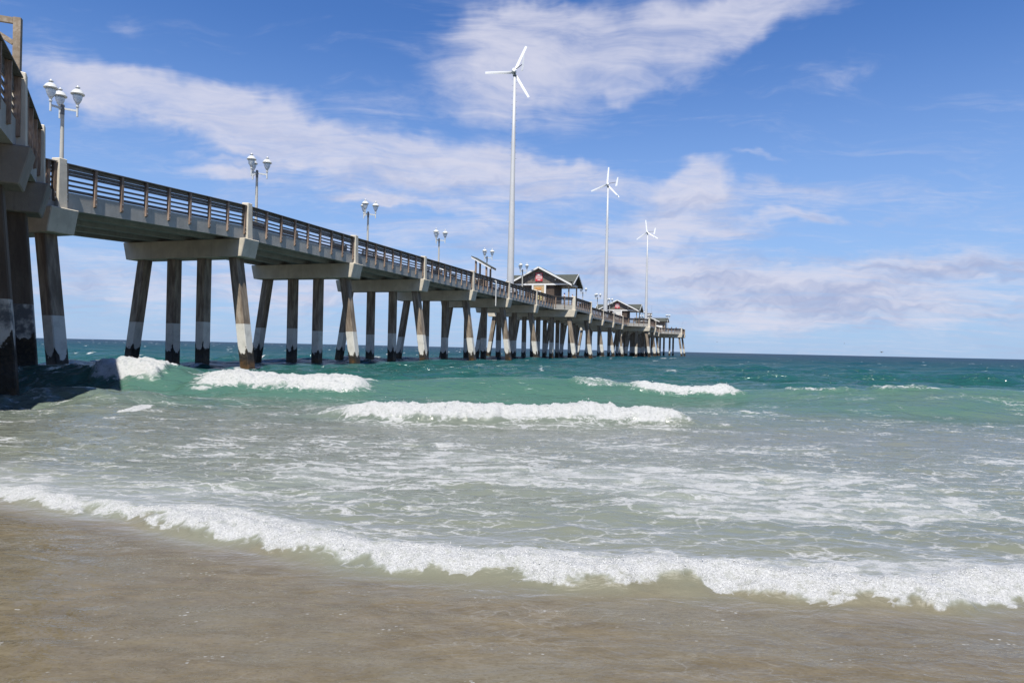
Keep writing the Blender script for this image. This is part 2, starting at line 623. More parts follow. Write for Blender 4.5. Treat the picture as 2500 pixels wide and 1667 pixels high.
def wave_field(x, y):
    """height, foam of the sea surface at x, y (arrays)"""
    z = np.zeros_like(x)
    foam = np.zeros_like(x)
    # --- open water chop
    r = np.random.default_rng(5)
    amp_env = sstep(y, 16, 34)
    # resolution of the grid limits which waves it can carry
    dyl = np.maximum(0.05, (y - 20) * 0.012)
    grp = 0.55 + 0.9 * fbm(x * 0.06, y * 0.06, 61, 3)
    for k in range(46):
        lam = 0.9 * (14.0 / 0.9) ** r.random()
        th = r.normal(0, 0.42) + 0.15
        kx, ky = 2 * math.pi / lam * math.sin(th), 2 * math.pi / lam * math.cos(th)
        a = 0.0105 * lam ** 0.76
        ph = kx * x + ky * y + r.random() * 6.28
        c_ = np.sin(ph)
        c_ = c_ + 0.28 * np.cos(2 * ph)
        fade = sstep(lam / dyl, 3.0, 7.0)
        z += a * c_ * amp_env * fade * grp
    # surf zone ripples
    surf = (1 - sstep(y, 14, 24)) * sstep(y - bore_line(x), 0.0, 1.2)
    z += surf * 0.10 * (fbm(x * 0.8, y * 1.5, 3, 5, 0.55) - 0.5)
    z += surf * 0.05 * (fbm(x * 2.6 + 0.5 * y, y * 4.2, 9, 4, 0.6) - 0.5)
    lv = np.exp(-((x + 11.5) / 3.5) ** 2) * sstep(y, 12, 15) * (1 - sstep(y, 24, 30))
    z += lv * 0.75 * (fbm(x * 0.6, y * 0.8, 43, 4) - 0.5)
    # --- wave 1, green breaker
    mean1 = 19.2 + 0.55 * np.sin(x * 0.33 + 0.7) - 0.055 * x + 0.5 * (fbm(x * 0.25, x * 0 + 3.3, 21, 2) - 0.5)
    a1 = 0.45 + 0.07 * np.sin(x * 0.5 + 1) - 0.16 * np.exp(-((x - 4.6) / 1.2) ** 2) + 0.10 * np.exp(-((x - 0.5) / 2.6) ** 2)
    s1 = y - mean1
    prof = np.where(s1 < 0, np.exp(-(np.abs(s1) / 0.95) ** 1.7), np.exp(-(np.abs(s1) / 2.3) ** 1.8))
    z += a1 * prof - 0.08 * np.exp(-((s1 + 2.2) / 1.0) ** 2)
    # broken stretches of wave 1: (x centre, half length, strength, shift of front)
    jag = (fbm(x * 2.6, y * 2.2, 33, 5, 0.6) - 0.5)
    for (xc, hl, st, sh, wf) in ((-6.3, 2.5, 1.0, 0.0, 1.05), (-10.7, 1.05, 1.0, -0.2, 1.0), (2.6, 0.8, 0.55, 0.12, 0.28), (4.75, 1.5, 0.9, 0.15, 0.50),
                                 (10.3, 0.9, 0.40, 0.25, 0.10), (8.2, 0.9, 0.36, 0.2, 0.10)):
        along = 1 - sstep(np.abs(x - xc + 0.6 * (fbm(x * 0 + 1.1, y * 1.8, 40, 2) - 0.5)) + 0.25 * jag, hl * 0.75, hl * 1.12)
        fr = s1 + sh + 0.45 * jag
        across = sstep(fr, -wf * 1.15, -wf * 0.75) * (1 - sstep(fr, 0.30, 0.62))
        bm_ = along * across * st
        foam = np.maximum(foam, bm_)
        z += bm_ * (0.22 * (fbm(x * 1.9, y * 2.6, 51, 4) - 0.40) + 0.12 * (1 - np.abs(2 * fbm(x * 4.6, y * 5, 71, 3) - 1)) + 0.05 * (fbm(x * 11, y * 11, 75, 2) - 0.5))
        # roller: the white front stands up
        z += along * st * 0.09 * np.exp(-((s1 + wf * 0.55) / (wf * 0.42)) ** 2)
    # second row of foam behind at far left
    s1b = y - (mean1 + 3.4)
    along = 1 - sstep(np.abs(x + 13.2) + 0.3 * jag, 1.0, 1.5)
    z += 0.38 * np.exp(-(s1b / 0.8) ** 2) * np.exp(-((x + 13.2) / 5.0) ** 2)
    b2 = along * sstep(s1b + 0.4 * jag, -0.9, -0.5) * (1 - sstep(s1b, 0.3, 0.6))
    foam = np.maximum(foam, b2)
    z += b2 * 0.22 * fbm(x * 2.2, y * 2.2, 81, 4)
    # lip of foam along the crest where it is about to break
    lip = np.exp(-((s1 - 0.1) / 0.16) ** 2) * sstep(fbm(x * 0.7, y * 0 + 2, 13, 3), 0.52, 0.7) * 0.62
    foam = np.maximum(foam, lip)
    # --- wave 2, the white line in front
    mean2 = 13.0 + 0.16 * x * 0 + 0.20 * np.sin(x * 0.9) + 0.05 * x + 0.55 * np.exp(-((x + 3.6) / 1.0) ** 2)
    e2 = sstep(x, -4.4, -2.4) * (1 - sstep(x, 3.0, 3.7))
    e2w = sstep(x, -6.0, -1.5) * (1 - sstep(x, 2.8, 6.0))
    s2 = y - mean2
    z += (0.10 * e2w + 0.15 * e2) * np.where(s2 < 0, np.exp(-(np.abs(s2) / 0.33) ** 1.8), np.exp(-(np.abs(s2) / 1.5) ** 1.6))
    jag2 = fbm(x * 3.0, y * 2.8, 133, 5, 0.6) - 0.5
    f2 = e2 * sstep(s2 + 0.25 * jag2, -0.48, -0.30) * (1 - sstep(s2 + 0.3 * jag2, 0.14, 0.36))
    foam = np.maximum(foam, f2)
    z += f2 * (0.17 * (fbm(x * 2.2, y * 3, 91, 4) - 0.42) + 0.08 * (1 - np.abs(2 * fbm(x * 6.5, y * 6, 73, 3) - 1)) + 0.04 * (fbm(x * 13, y * 13, 77, 2) - 0.5))
    # pale foam trailing under and behind it
    foam = np.maximum(foam, 0.46 * e2 * np.exp(-((s2 + 0.75) / 0.42) ** 2))
    # green swell on the right
    s3 = y - (16.6 + 0.10 * (x - 8))
    z += 0.26 * np.exp(-((x - 9.0) / 4.6) ** 2) * np.where(s3 < 0, np.exp(-(np.abs(s3) / 0.8) ** 1.7), np.exp(-(np.abs(s3) / 2.0) ** 1.8))
    # brown swell on the left, under the pier edge
    s4 = y - (15.2 + 0.35 * (x + 8))
    z += 0.20 * np.exp(-((x + 8.4) / 3.0) ** 2) * np.where(s4 < 0, np.exp(-(np.abs(s4) / 0.7) ** 1.7), np.exp(-(np.abs(s4) / 1.6) ** 1.8))
    # --- the bore running up the beach
    yb = bore_line(x)
    sb = y - yb
    strength = sstep(x, -6.5, -1.2) * 0.65 + 0.35
    jb = fbm(x * 4.5, y * 4.5, 201, 5, 0.62) - 0.5
    jw = fbm(x * 1.3, y * 0.3, 207, 2) - 0.5
    bw = 0.07 + 0.22 * strength + 0.38 * jw
    front = sstep(sb + 0.34 * jb, -0.03, 0.10)
    fz = sstep(sb + 0.30 * (fbm(x * 2.2, y * 2.2, 203, 2) - 0.5), -0.06, 0.20)
    z += (0.025 + 0.038 * strength) * fz * np.exp(-np.maximum(sb, 0) / 3.0) + 0.018 * strength * fz * np.exp(-((sb - 0.2) / 0.28) ** 2)
    fb = front * (1 - sstep(sb + 0.55 * (fbm(x * 2.6, y * 3.2, 215, 4) - 0.5), bw * 0.55, bw * 2.3))
    foam = np.maximum(foam, fb)
    z += fb * strength * (0.075 * (fbm(x * 4.0, y * 4.0, 221, 5, 0.6) - 0.4) + 0.030 * (1 - np.abs(2 * fbm(x * 10, y * 10, 223, 3) - 1)) + 0.016 * (fbm(x * 22, y * 22, 229, 2) - 0.5))
    foam = np.maximum(foam, front * 0.66 * np.exp(-np.maximum(sb - 0.15, 0) / 0.75) * (0.45 + 0.9 * fbm(x * 1.6, y * 2.4, 227, 4)))
    # --- wash before the bore
    near = 1 - sstep(sb, -0.4, 0.0)
    z += near * 0.010 * (fbm(x * 2.2, y * 4.5, 231, 4) - 0.5)
    foam = np.maximum(foam, near * (0.075 + 0.05 * sstep(fbm(x * 0.9, y * 1.4, 235, 4), 0.45, 0.7)))
    # --- lacy foam left over the surf zone
    zone = sstep(sb, 0.1, 0.5) * (1 - sstep(y + 0.9 * (fbm(x * 0.5, y * 0.5, 241, 3) - 0.5) + 0.12 * np.abs(x - 1.0), 8.8, 12.4))
    patch = fbm(x * 0.55 + 3, y * 0.8, 251, 4)
    patch2 = fbm(x * 1.1 + 0.3 * y, y * 2.6, 257, 4)
    dz_ = zone * (0.22 + 0.52 * sstep(patch, 0.34, 0.68) * (0.25 + 0.95 * patch2))
    foam = np.maximum(foam, np.clip(dz_, 0, 0.60))
    mid = sstep(y, 8.5, 11) * (1 - sstep(y, 16, 20))
    foam = np.maximum(foam, mid * 0.26 * sstep(patch2, 0.4, 0.7))
    # foam collars round the pile feet
    for (px_, py_) in COLLARS:
        sel = (np.abs(x - px_) < 1.6) & (np.abs(y - py_) < 1.6)
        if not sel.any():
            continue
        r_ = np.hypot(x[sel] - px_, (y[sel] - py_ + 0.15))
        ring = np.exp(-((r_ - 0.42) / 0.22) ** 2) * (0.35 + 0.75 * fbm(x[sel] * 2.2, y[sel] * 2.2, 401, 3))
        foam[sel] = np.maximum(foam[sel], np.clip(ring, 0, 0.8))
        z[sel] += 0.05 * ring
    # far whitecaps
    wc = sstep(fbm(x * 0.55, y * 0.32, 301, 4), 0.775, 0.80) * sstep(y, 30, 45) * (1 - sstep(y, 160, 260))
    foam = np.maximum(foam, wc * 0.6)
    return z, foam


ys = []
y_ = 0.5
while y_ < 12000:
    ys.append(y_)
    if y_ < 7.5:
        y_ += 0.022
    elif y_ < 24:
        y_ += 0.05
    elif y_ < 60:
        y_ += 0.05 + (y_ - 24) * 0.008
    elif y_ < 300:
        y_ += 0.34 + (y_ - 60) * 0.016
    else:
        y_ *= 1.04
ys = np.array(ys)
NX = 780
ax = np.linspace(-1, 1, NX)
Y, AX = np.meshgrid(ys, ax, indexing='ij')
X = AX * (3.4 + 1.02 * Y)
Zs, Fo = wave_field(X, Y)
NY = len(ys)
co = np.stack([X, Y, Zs], -1).reshape(-1, 3).astype(np.float32)
idx = np.arange(NY * NX).reshape(NY, NX)
quads = np.stack([idx[:-1, :-1], idx[:-1, 1:], idx[1:, 1:], idx[1:, :-1]], -1).reshape(-1, 4).astype(np.int32)
me = bpy.data.meshes.new("sea")
me.vertices.add(len(co))
me.vertices.foreach_set('co', co.ravel())
me.loops.add(quads.size)
me.loops.foreach_set('vertex_index', quads.ravel())
me.polygons.add(len(quads))
me.polygons.foreach_set('loop_start', np.arange(0, quads.size, 4, dtype=np.int32))
me.polygons.foreach_set('use_smooth', np.ones(len(quads), dtype=bool))
me.update(calc_edges=True)
at = me.attributes.new("foam", 'FLOAT', 'POINT')
at.data.foreach_set('value', Fo.ravel().astype(np.float32))
sb_attr = me.attributes.new("behind_bore", 'FLOAT', 'POINT')
sb_attr.data.foreach_set('value', (Y - bore_line(X)).ravel().astype(np.float32))


def sea_build(N, b, o):
    p = pos(N)
    x, y, z = N.sep(p)
    foam_a = N.n('ShaderNodeAttribute', attribute_name="foam").outputs['Fac']
    sb_ = N.n('ShaderNodeAttribute', attribute_name="behind_bore").outputs['Fac']
    pl = N.comb(x, y, N.m('MULTIPLY', z, 1.5))
    nbig = N.noise(N.mapping(pl, scl=(0.35, 0.9, 1)), 0.6, 4, 0.55)
    # ---- colour of the water by depth and stirred-up sand
    yv = N.m('ADD', y, N.m('MULTIPLY', N.m('SUBTRACT', nbig, 0.5), N.m('ADD', 3.0, N.m('MULTIPLY', y, 0.25))))
    ramp = N.n('ShaderNodeValToRGB')
    N.link(N.m('DIVIDE', N.m('LOGARITHM', N.m('MAXIMUM', yv, 2.0), 10.0), 4.0), ramp.inputs[0])
    cr = ramp.color_ramp
    stops = [(3.0, (0.085, 0.084, 0.054)), (6.0, (0.112, 0.124, 0.097)), (11.5, (0.106, 0.114, 0.094)), (14.5, (0.078, 0.100, 0.079)), (18.0, (0.043, 0.092, 0.069)),
             (26, (0.012, 0.055, 0.045)), (60, (0.006, 0.042, 0.043)), (140, (0.004, 0.031, 0.042)), (500, (0.003, 0.020, 0.037)), (4000, (0.002, 0.012, 0.030))]
    while len(cr.elements) < len(stops):
        cr.elements.new(0.5)
    for e, (d, c) in zip(cr.elements, stops):
        e.position = math.log10(d) / 4.0
        e.color = (*c, 1)
    body = ramp.outputs[0]
    # sand seen through the thin wash before the bore
    sandn = N.noise(N.mapping(pl, scl=(1.0, 2.2, 1)), 3.2, 6, 0.68)
    sandn2 = N.noise(N.mapping(pl, scl=(1.0, 2.0, 1)), 0.8, 4, 0.6)
    grain = N.noise(N.mapping(pl, scl=(1.0, 1.7, 1)), 42.0, 4, 0.75)
    flk = N.noise(N.mapping(pl, rot=(0, 0, 0.2), scl=(1.0, 2.6, 1)), 13.0, 5, 0.72)
    sandc = N.mix(N.mapr(sandn, 0.22, 0.80), (0.074, 0.060, 0.036), (0.120, 0.100, 0.064))
    sandc = N.mix(N.m('MULTIPLY', N.mapr(sandn2, 0.42, 0.62), 0.6), sandc, (0.102, 0.093, 0.069))
    sandc = N.mix(N.m('MULTIPLY', N.mapr(grain, 0.5, 0.70), 0.40), sandc, (0.042, 0.031, 0.018))
    sandc = N.mix(N.m('MULTIPLY', N.mapr(flk, 0.52, 0.72), 0.26), sandc, (0.150, 0.134, 0.098))
    sandc = N.mix(N.m('MULTIPLY', N.mapr(flk, 0.46, 0.30), 0.30), sandc, (0.040, 0.030, 0.017))
    body = N.mix(N.mapr(N.m('ADD', sb_, N.m('MULTIPLY', N.m('SUBTRACT', sandn2, 0.5), 0.5)), 0.22, -0.35), body, sandc)
    # cloudy foam held under the surface behind the bore
    cloudy = N.m('MULTIPLY', N.mapr(foam_a, 0.25, 0.7), 0.28)
    body = N.mix(cloudy, body, (0.20, 0.225, 0.205))
    # ---- foam
    w1 = N.noise(N.mapping(pl, scl=(1.3, 1.9, 1)), 1.1, 4, 0.6, out=1)
    wp = N.vm('ADD', N.mapping(pl, scl=(0.78, 1.75, 1)), N.vm('SCALE', N.vm('SUBTRACT', w1, (0.5, 0.5, 0.5)), 1.1))
    v1 = N.n('ShaderNodeTexVoronoi', feature='DISTANCE_TO_EDGE')
    N.link(wp, v1.inputs['Vector'])
    v1.inputs['Scale'].default_value = 1.9
    v2 = N.n('ShaderNodeTexVoronoi', feature='DISTANCE_TO_EDGE')
    N.link(wp, v2.inputs['Vector'])
    v2.inputs['Scale'].default_value = 5.2
    fn = N.noise(N.mapping(wp, scl=(0.8, 1.2, 1)), 2.6, 6, 0.66)
    fn2 = N.noise(pl, 34.0, 4, 0.7)
    fa = N.m('ADD', foam_a, N.m('MULTIPLY', N.m('SUBTRACT', fn2, 0.5), 0.16))
    wid = N.m('MULTIPLY', N.m('MAXIMUM', N.m('SUBTRACT', fa, 0.10), 0.0), N.mapr(fn, 0.38, 0.70, 0.0, 0.50))
    net1 = N.mapr(N.m('SUBTRACT', v1.outputs[0], wid), 0.035, -0.05)
    net2 = N.m('MULTIPLY', N.mapr(N.m('SUBTRACT', v2.outputs[0], N.m('MULTIPLY', wid, 1.1)), 0.03, -0.08), N.mapr(fn, 0.40, 0.62, 0.0, 0.85))
    net = N.m('MULTIPLY', N.m('MAXIMUM', net1, net2), N.mapr(foam_a, 0.05, 0.22))
    fv = N.m('ADD', N.m('MULTIPLY', foam_a, 1.15), N.m('ADD', N.m('MULTIPLY', N.m('SUBTRACT', fn, 0.5), 0.8), N.m('MULTIPLY', N.m('SUBTRACT', fn2, 0.5), 0.5)))
    solid = N.mapr(fv, 0.52, 0.98)
    holes = N.mapr(N.noise(N.vm('ADD', pl, N.vm('SCALE', w1, 0.3)), 15.0, 4, 0.72), 0.30, 0.54, 0.45, 1.0)
    fm = N.m('MULTIPLY', N.m('MAXIMUM', N.m('MULTIPLY', net, 0.90), solid), holes)
    vb = N.n('ShaderNodeTexVoronoi', feature='F1')
    N.link(N.mapping(pl, scl=(1.0, 1.4, 1)), vb.inputs['Vector'])
    vb.inputs['Scale'].default_value = 26.0
    bub = N.m('MULTIPLY', N.mapr(vb.outputs['Distance'], 0.30, 0.14), N.mapr(N.noise(N.mapping(pl, scl=(1.0, 2.4, 1)), 2.3, 5, 0.68), 0.56, 0.68))
    bub = N.m('MULTIPLY', bub, N.mapr(sb_, 0.0, -0.3, 0.0, 0.75))
    fm = N.m('MAXIMUM', fm, bub)
    froth = N.noise(pl, 70.0, 3, 0.7)
    fcol = N.mix(N.mapr(froth, 0.3, 0.7), (0.27, 0.275, 0.275), (0.41, 0.415, 0.41))
    # ---- ripples
    r1 = N.noise(N.mapping(pl, rot=(0, 0, 0.15), scl=(0.45, 1.0, 1)), 0.9, 4, 0.62, 0.3)
    r2 = N.noise(N.mapping(pl, rot=(0, 0, -0.25), scl=(0.55, 1.0, 1)), 5.5, 4, 0.62, 0.4)
    bp1 = N.n('ShaderNodeBump')
    N.link(N.mapr(y, 8, 40, 0.12, 1.0), bp1.inputs['Strength'])
    bp1.inputs['Distance'].default_value = 0.7
    N.link(r1, bp1.inputs['Height'])
    bp2 = N.n('ShaderNodeBump')
    N.link(N.mapr(y, 3, 20, 0.45, 0.75), bp2.inputs['Strength'])
    bp2.inputs['Distance'].default_value = 0.06
    N.link(r2, bp2.inputs['Height'])
    N.link(bp1.outputs[0], bp2.inputs['Normal'])
    # ---- shaders
    dif = N.n('ShaderNodeBsdfDiffuse')
    N.link(bp1.outputs[0], dif.inputs['Normal'])
    N.link(body, dif.inputs['Color'])
    gl = N.n('ShaderNodeBsdfGlossy')
    N.link(N.m('MAXIMUM', N.mapr(sb_, 0.3, 2.5, 0.60, 0.10), 0.0), gl.inputs['Roughness'])
    N.link(N.m('ADD', N.mapr(sb_, 0.3, 2.5, 0.50, 0.10), N.mapr(sb_, -0.10, -0.5, 0.0, -0.36)), gl.inputs['Roughness'])
    N.link(bp2.outputs[0], gl.inputs['Normal'])
    fr = N.n('ShaderNodeFresnel')
    fr.inputs['IOR'].default_value = 1.33
    N.link(bp2.outputs[0], fr.inputs['Normal'])
    lim = N.mapr(y, 12, 120, 0.62, 0.26)
    fac = N.m('MINIMUM', fr.outputs[0], lim)
    wat = N.n('ShaderNodeMixShader')
    N.link(fac, wat.inputs[0])
    N.link(dif.outputs[0], wat.inputs[1])
    N.link(gl.outputs[0], wat.inputs[2])
    N.link(fcol, b.inputs['Base Color'])
    b.inputs['Roughness'].default_value = 0.5
    b.inputs['Specular IOR Level'].default_value = 0.35
    bpf = N.n('ShaderNodeBump')
    bpf.inputs['Strength'].default_value = 0.8
    bpf.inputs['Distance'].default_value = 0.03
    N.link(N.m('ADD', froth, N.m('MULTIPLY', fn, 1.5)), bpf.inputs['Height'])
    N.link(bpf.outputs[0], b.inputs['Normal'])
    ms = N.n('ShaderNodeMixShader')
    N.link(fm, ms.inputs[0])
    N.link(wat.outputs[0], ms.inputs[1])
    N.link(b.outputs[0], ms.inputs[2])
    N.link(ms.outputs[0], o.inputs[0])


M['sea'] = mat("sea_water", sea_build)
me.materials.append(M['sea'])
sea = place("sea", me)
tag(sea, "green ocean with breaking waves and lacy foam washing up the beach", "sea", kind="structure")


# froth: small blobs of foam thrown up along the breaking fronts
def foam_build(N, b, o):
    n = N.noise(pos(N), 40, 3, 0.6)
    N.link(N.mix(N.mapr(n, 0.3, 0.7), (0.34, 0.345, 0.34), (0.47, 0.475, 0.47)), b.inputs['Base Color'])
    b.inputs['Roughness'].default_value = 0.35
    b.inputs['Specular IOR Level'].default_value = 0.4


M['foam'] = mat("foam_white", foam_build)
OCT = np.array([(1, 0, 0), (-1, 0, 0), (0, 1, 0), (0, -1, 0), (0, 0, 1), (0, 0, -1)], dtype=np.float32)
OCF = np.array([(0, 2, 4), (2, 1, 4), (1, 3, 4), (3, 0, 4), (2, 0, 5), (1, 2, 5), (3, 1, 5), (0, 3, 5)], dtype=np.int32)


def froth(name, xr, yfun, n, r0, r1, thresh, up, label):
    g = np.random.default_rng(77 + n)
    x = g.uniform(xr[0], xr[1], n * 7)
    y = yfun(x, g)
    z, f = wave_field(x, y)
    keep = f > thresh + (1 - thresh) * 0.5 * g.random(len(x))
    x, y, z = x[keep][:n], y[keep][:n], z[keep][:n]
    m_ = len(x)
    r = r0 * (r1 / r0) ** (g.random(m_) ** 2.2)
    zz = z + r * g.uniform(-0.9, 0.3, m_) + up * g.exponential(1.0, m_) * (g.random(m_) < 0.05)
    cen = np.stack([x, y, zz], -1)
    scl = r[:, None] * g.uniform(0.7, 1.3, (m_, 3))
    vv_ = (cen[:, None, :] + OCT[None] * scl[:, None, :]).reshape(-1, 3).astype(np.float32)
    ff_ = (OCF[None] + (np.arange(m_) * 6)[:, None, None]).reshape(-1, 3).astype(np.int32)
    mm = bpy.data.meshes.new(name)
    mm.vertices.add(len(vv_))
    mm.vertices.foreach_set('co', vv_.ravel())
    mm.loops.add(ff_.size)
    mm.loops.foreach_set('vertex_index', ff_.ravel())
    mm.polygons.add(len(ff_))
    mm.polygons.foreach_set('loop_start', np.arange(0, ff_.size, 3, dtype=np.int32))
    mm.polygons.foreach_set('use_smooth', np.ones(len(ff_), dtype=bool))
    mm.update(calc_edges=True)
    mm.materials.append(M['foam'])
    tag(place(name, mm), label, "foam", kind="stuff")


froth("wash_foam", (-9, 7), lambda x, g: bore_line(x) + g.uniform(-0.15, 1.2, len(x)), 9000, 0.002, 0.006, 0.80, 0.022,
      "bubbly white foam along the wash running up the sand")
froth("breaker_foam", (-16, 12), lambda x, g: g.uniform(11.5, 24.5, len(x)), 9000, 0.006, 0.017, 0.60, 0.06,
      "white foam of the breaking waves by the pier")


def sand_build(N, b, o):
    p = pos(N)
    n = N.noise(p, 2.0, 7, 0.65)
    g = N.noise(p, 90, 3, 0.7)
    c = N.mix(N.mapr(n, 0.3, 0.7), (0.14, 0.115, 0.077), (0.23, 0.195, 0.14))
    c = N.mix(N.m('MULTIPLY', N.mapr(g, 0.5, 0.7), 0.5), c, (0.13, 0.10, 0.07))
    N.link(c, b.inputs['Base Color'])
    b.inputs['Roughness'].default_value = 0.75
    bump(N, b, n, 0.3, 0.05)


M['sand'] = mat("sand", sand_build)
mb = MB()
gy = [-6000, -60, -25, -12, -6, -3, -1, 0.2, 1.0, 3, 8, 20, 60, 200, 12000]
gz = [6, 5.0, 3.0, 1.2, 0.5, 0.2, 0.05, -0.02, -0.06, -0.15, -0.4, -1.2, -2.4, -3.2, -3.2]
gx = [-14000, -200, -60, -30, -15, -6, 0, 6, 15, 30, 60, 200, 14000]
vv = [(x_, y2, z2 + (0.03 * math.sin(x_ * 1.3 + y2) if abs(x_) < 100 and y2 < -1 else 0)) for y2, z2 in zip(gy, gz) for x_ in gx]
ff = [(j * len(gx) + i, j * len(gx) + i + 1, (j + 1) * len(gx) + i + 1, (j + 1) * len(gx) + i) for j in range(len(gy) - 1) for i in range(len(gx) - 1)]
mb.add(vv, ff)
beach = mb.build("beach_sand", M['sand'], smooth=True)
tag(beach, "wet tan beach sand sloping under the water", "beach", kind="structure")

# ================================================================== the pier
pier = empty("pier", P(0, 0, 0), PROT)
tag(pier, "long concrete fishing pier on slanted piles with wooden railings", "pier")


def warp(mb):
    mb.v = [(a, b, c + zoff(a)) for a, b, c in mb.v]
    return mb


def local_build(mb, name, m, parent, origin, rot=(0, 0, 0), bevel=0.0):
    """shift vertices so that the object's origin lies on the part"""
    ox, oy, oz = origin
    mb.v = [(a - ox, b - oy, c - oz) for a, b, c in mb.v]
    return mb.build(name, m, parent, origin, rot, bevel=bevel)


# ---- piles and caps
PILE = 0.56
pile_mesh = None


def make_pile(parent, loc, batter_axis_rot, length=10.2):
    global pile_mesh
    if pile_mesh is None:
        m_ = MB()
        h = PILE / 2
        cch = 0.035
        poly = [(-h + cch, -h), (h - cch, -h), (h, -h + cch), (h, h - cch), (h - cch, h), (-h + cch, h), (-h, h - cch), (-h, -h + cch)]
        m_.prism(poly, -length, 0.15)
        o_ = m_.build("pile", M['pile'], parent, loc, (batter_axis_rot, 0, 0))
        pile_mesh = o_.data
        return o_
    return place("pile", pile_mesh, parent, loc, (batter_axis_rot, 0, 0))


BAT = math.atan(0.155)


def make_bent(t, w0, w1, zt, piles, rz=0.0, origin=None, ramp=None):
    """cap along local w from w0 to w1 (top edge); piles = list of (w, batter)"""
    mb = MB()
    hw, ins = 0.575, 0.24
    c = 0.0
    mid = (w0 + w1) / 2
    pts = [(-hw, w0 + ins - mid, Z_CAP), (hw, w0 + ins - mid, Z_CAP), (hw, w1 - ins - mid, Z_CAP), (-hw, w1 - ins - mid, Z_CAP),
           (-hw, w0 - mid, Z_GIR - 0.004), (hw, w0 - mid, Z_GIR - 0.004), (hw, w1 - mid, Z_GIR - 0.004), (-hw, w1 - mid, Z_GIR - 0.004)]
    mb.hexa(pts)
    org = origin if origin else (t, mid, 0)
    z_ = zoff(org[0]) if ramp is None else ramp
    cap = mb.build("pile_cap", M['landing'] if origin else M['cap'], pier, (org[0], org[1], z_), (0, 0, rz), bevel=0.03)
    for (w, bt) in piles:
        pl_o = make_pile(cap, (0, w - mid, Z_CAP), bt)
        pl_o["grime_shade"] = 1.0 if origin else 0.0
    return cap


for k, t in enumerate(TB):
    e = EXT.get(k, 0.0)
    w0, w1 = -e - 0.15, WFAR + e + 0.15
    if e == 0:
        pl_ = [(0.90, -BAT), (3.05, 0), (5.15, 0), (7.30, BAT)]
    elif e < 3:
        pl_ = [(0.90 - e, -BAT), (1.0, 0), (3.05, 0), (5.15, 0), (7.2, 0), (7.30 + e, BAT)]
    else:
        pl_ = [(0.90 - e, -BAT), (-e / 2 + 0.9, 0), (1.0, 0), (3.05, 0), (5.15, 0), (7.2, 0), (7.3 + e / 2, 0), (7.30 + e, BAT)]
    make_bent(t, w0, w1, Z_GIR, pl_)

# ---- edge outlines, near side (w increasing away from the camera)
near = []       # list of (t, w, is_bent)
for k, t in enumerate(TB):
    e = EXT.get(k, 0.0)
    pe = EXT.get(k - 1, 0.0)
    if e > 0 and pe == 0:
        near.append((t - e, 0.0, False))
    if e == 0 and pe > 0:
        near.append((TB[k - 1] + pe, 0.0, False))
    near.append((t, -e, True))
ZP = (TA - 3.45, -3.68)
YP = (TA - 7.0, -7.82)
XP = (TA - 10.85, -11.95)
START = (TA - 0.75, 0.0)
near = [(-8.0, XP[1], False), (XP[0], XP[1], True), (YP[0], YP[1], True), (ZP[0], ZP[1], True), (START[0], START[1], False)] + near
END_T = TB[20] + 0.45
near.append((END_T, -EXT[20], False))

RAIL_BOARDS = [(0.035, 0.185), (0.205, 0.335), (0.350, 0.450), (0.585, 0.665), (0.785, 0.865), (0.975, 1.085)]
post_mesh = {}


def post_obj(parent, loc, rz, detail):
    key = 'p'
    if key not in post_mesh:
        m_ = MB()
        # tapered foot: cut at an angle; local x along the rail, y inward
        pts = [(-0.05, -0.075, -0.40), (0.05, -0.075, -0.40), (0.05, 0.065, -0.46), (-0.05, 0.065, -0.46),
               (-0.05, -0.075, Z_RAIL - Z_FAS - 0.05), (0.05, -0.075, Z_RAIL - Z_FAS - 0.05), (0.05, 0.065, Z_RAIL - Z_FAS - 0.05), (-0.05, 0.065, Z_RAIL - Z_FAS - 0.05)]
        m_.hexa(pts)
        o_ = m_.build("railing_post", M['post'], parent, loc, (0, 0, rz))
        post_mesh[key] = o_.data
        bm_ = MB().tube((0, -0.095, 0), (0, -0.07, 0), 0.022, seg=8)
        ob = bm_.build("bolt", M['bolt'], o_, (0, 0, -0.10))
        post_mesh['b'] = ob.data
        place("bolt", ob.data, o_, (0, 0, -0.30))
        return o_
    o_ = place("railing_post", post_mesh[key], parent, loc, (0, 0, rz))
    if detail:
        place("bolt", post_mesh['b'], o_, (0, 0, -0.10))
        place("bolt", post_mesh['b'], o_, (0, 0, -0.30))
    return o_


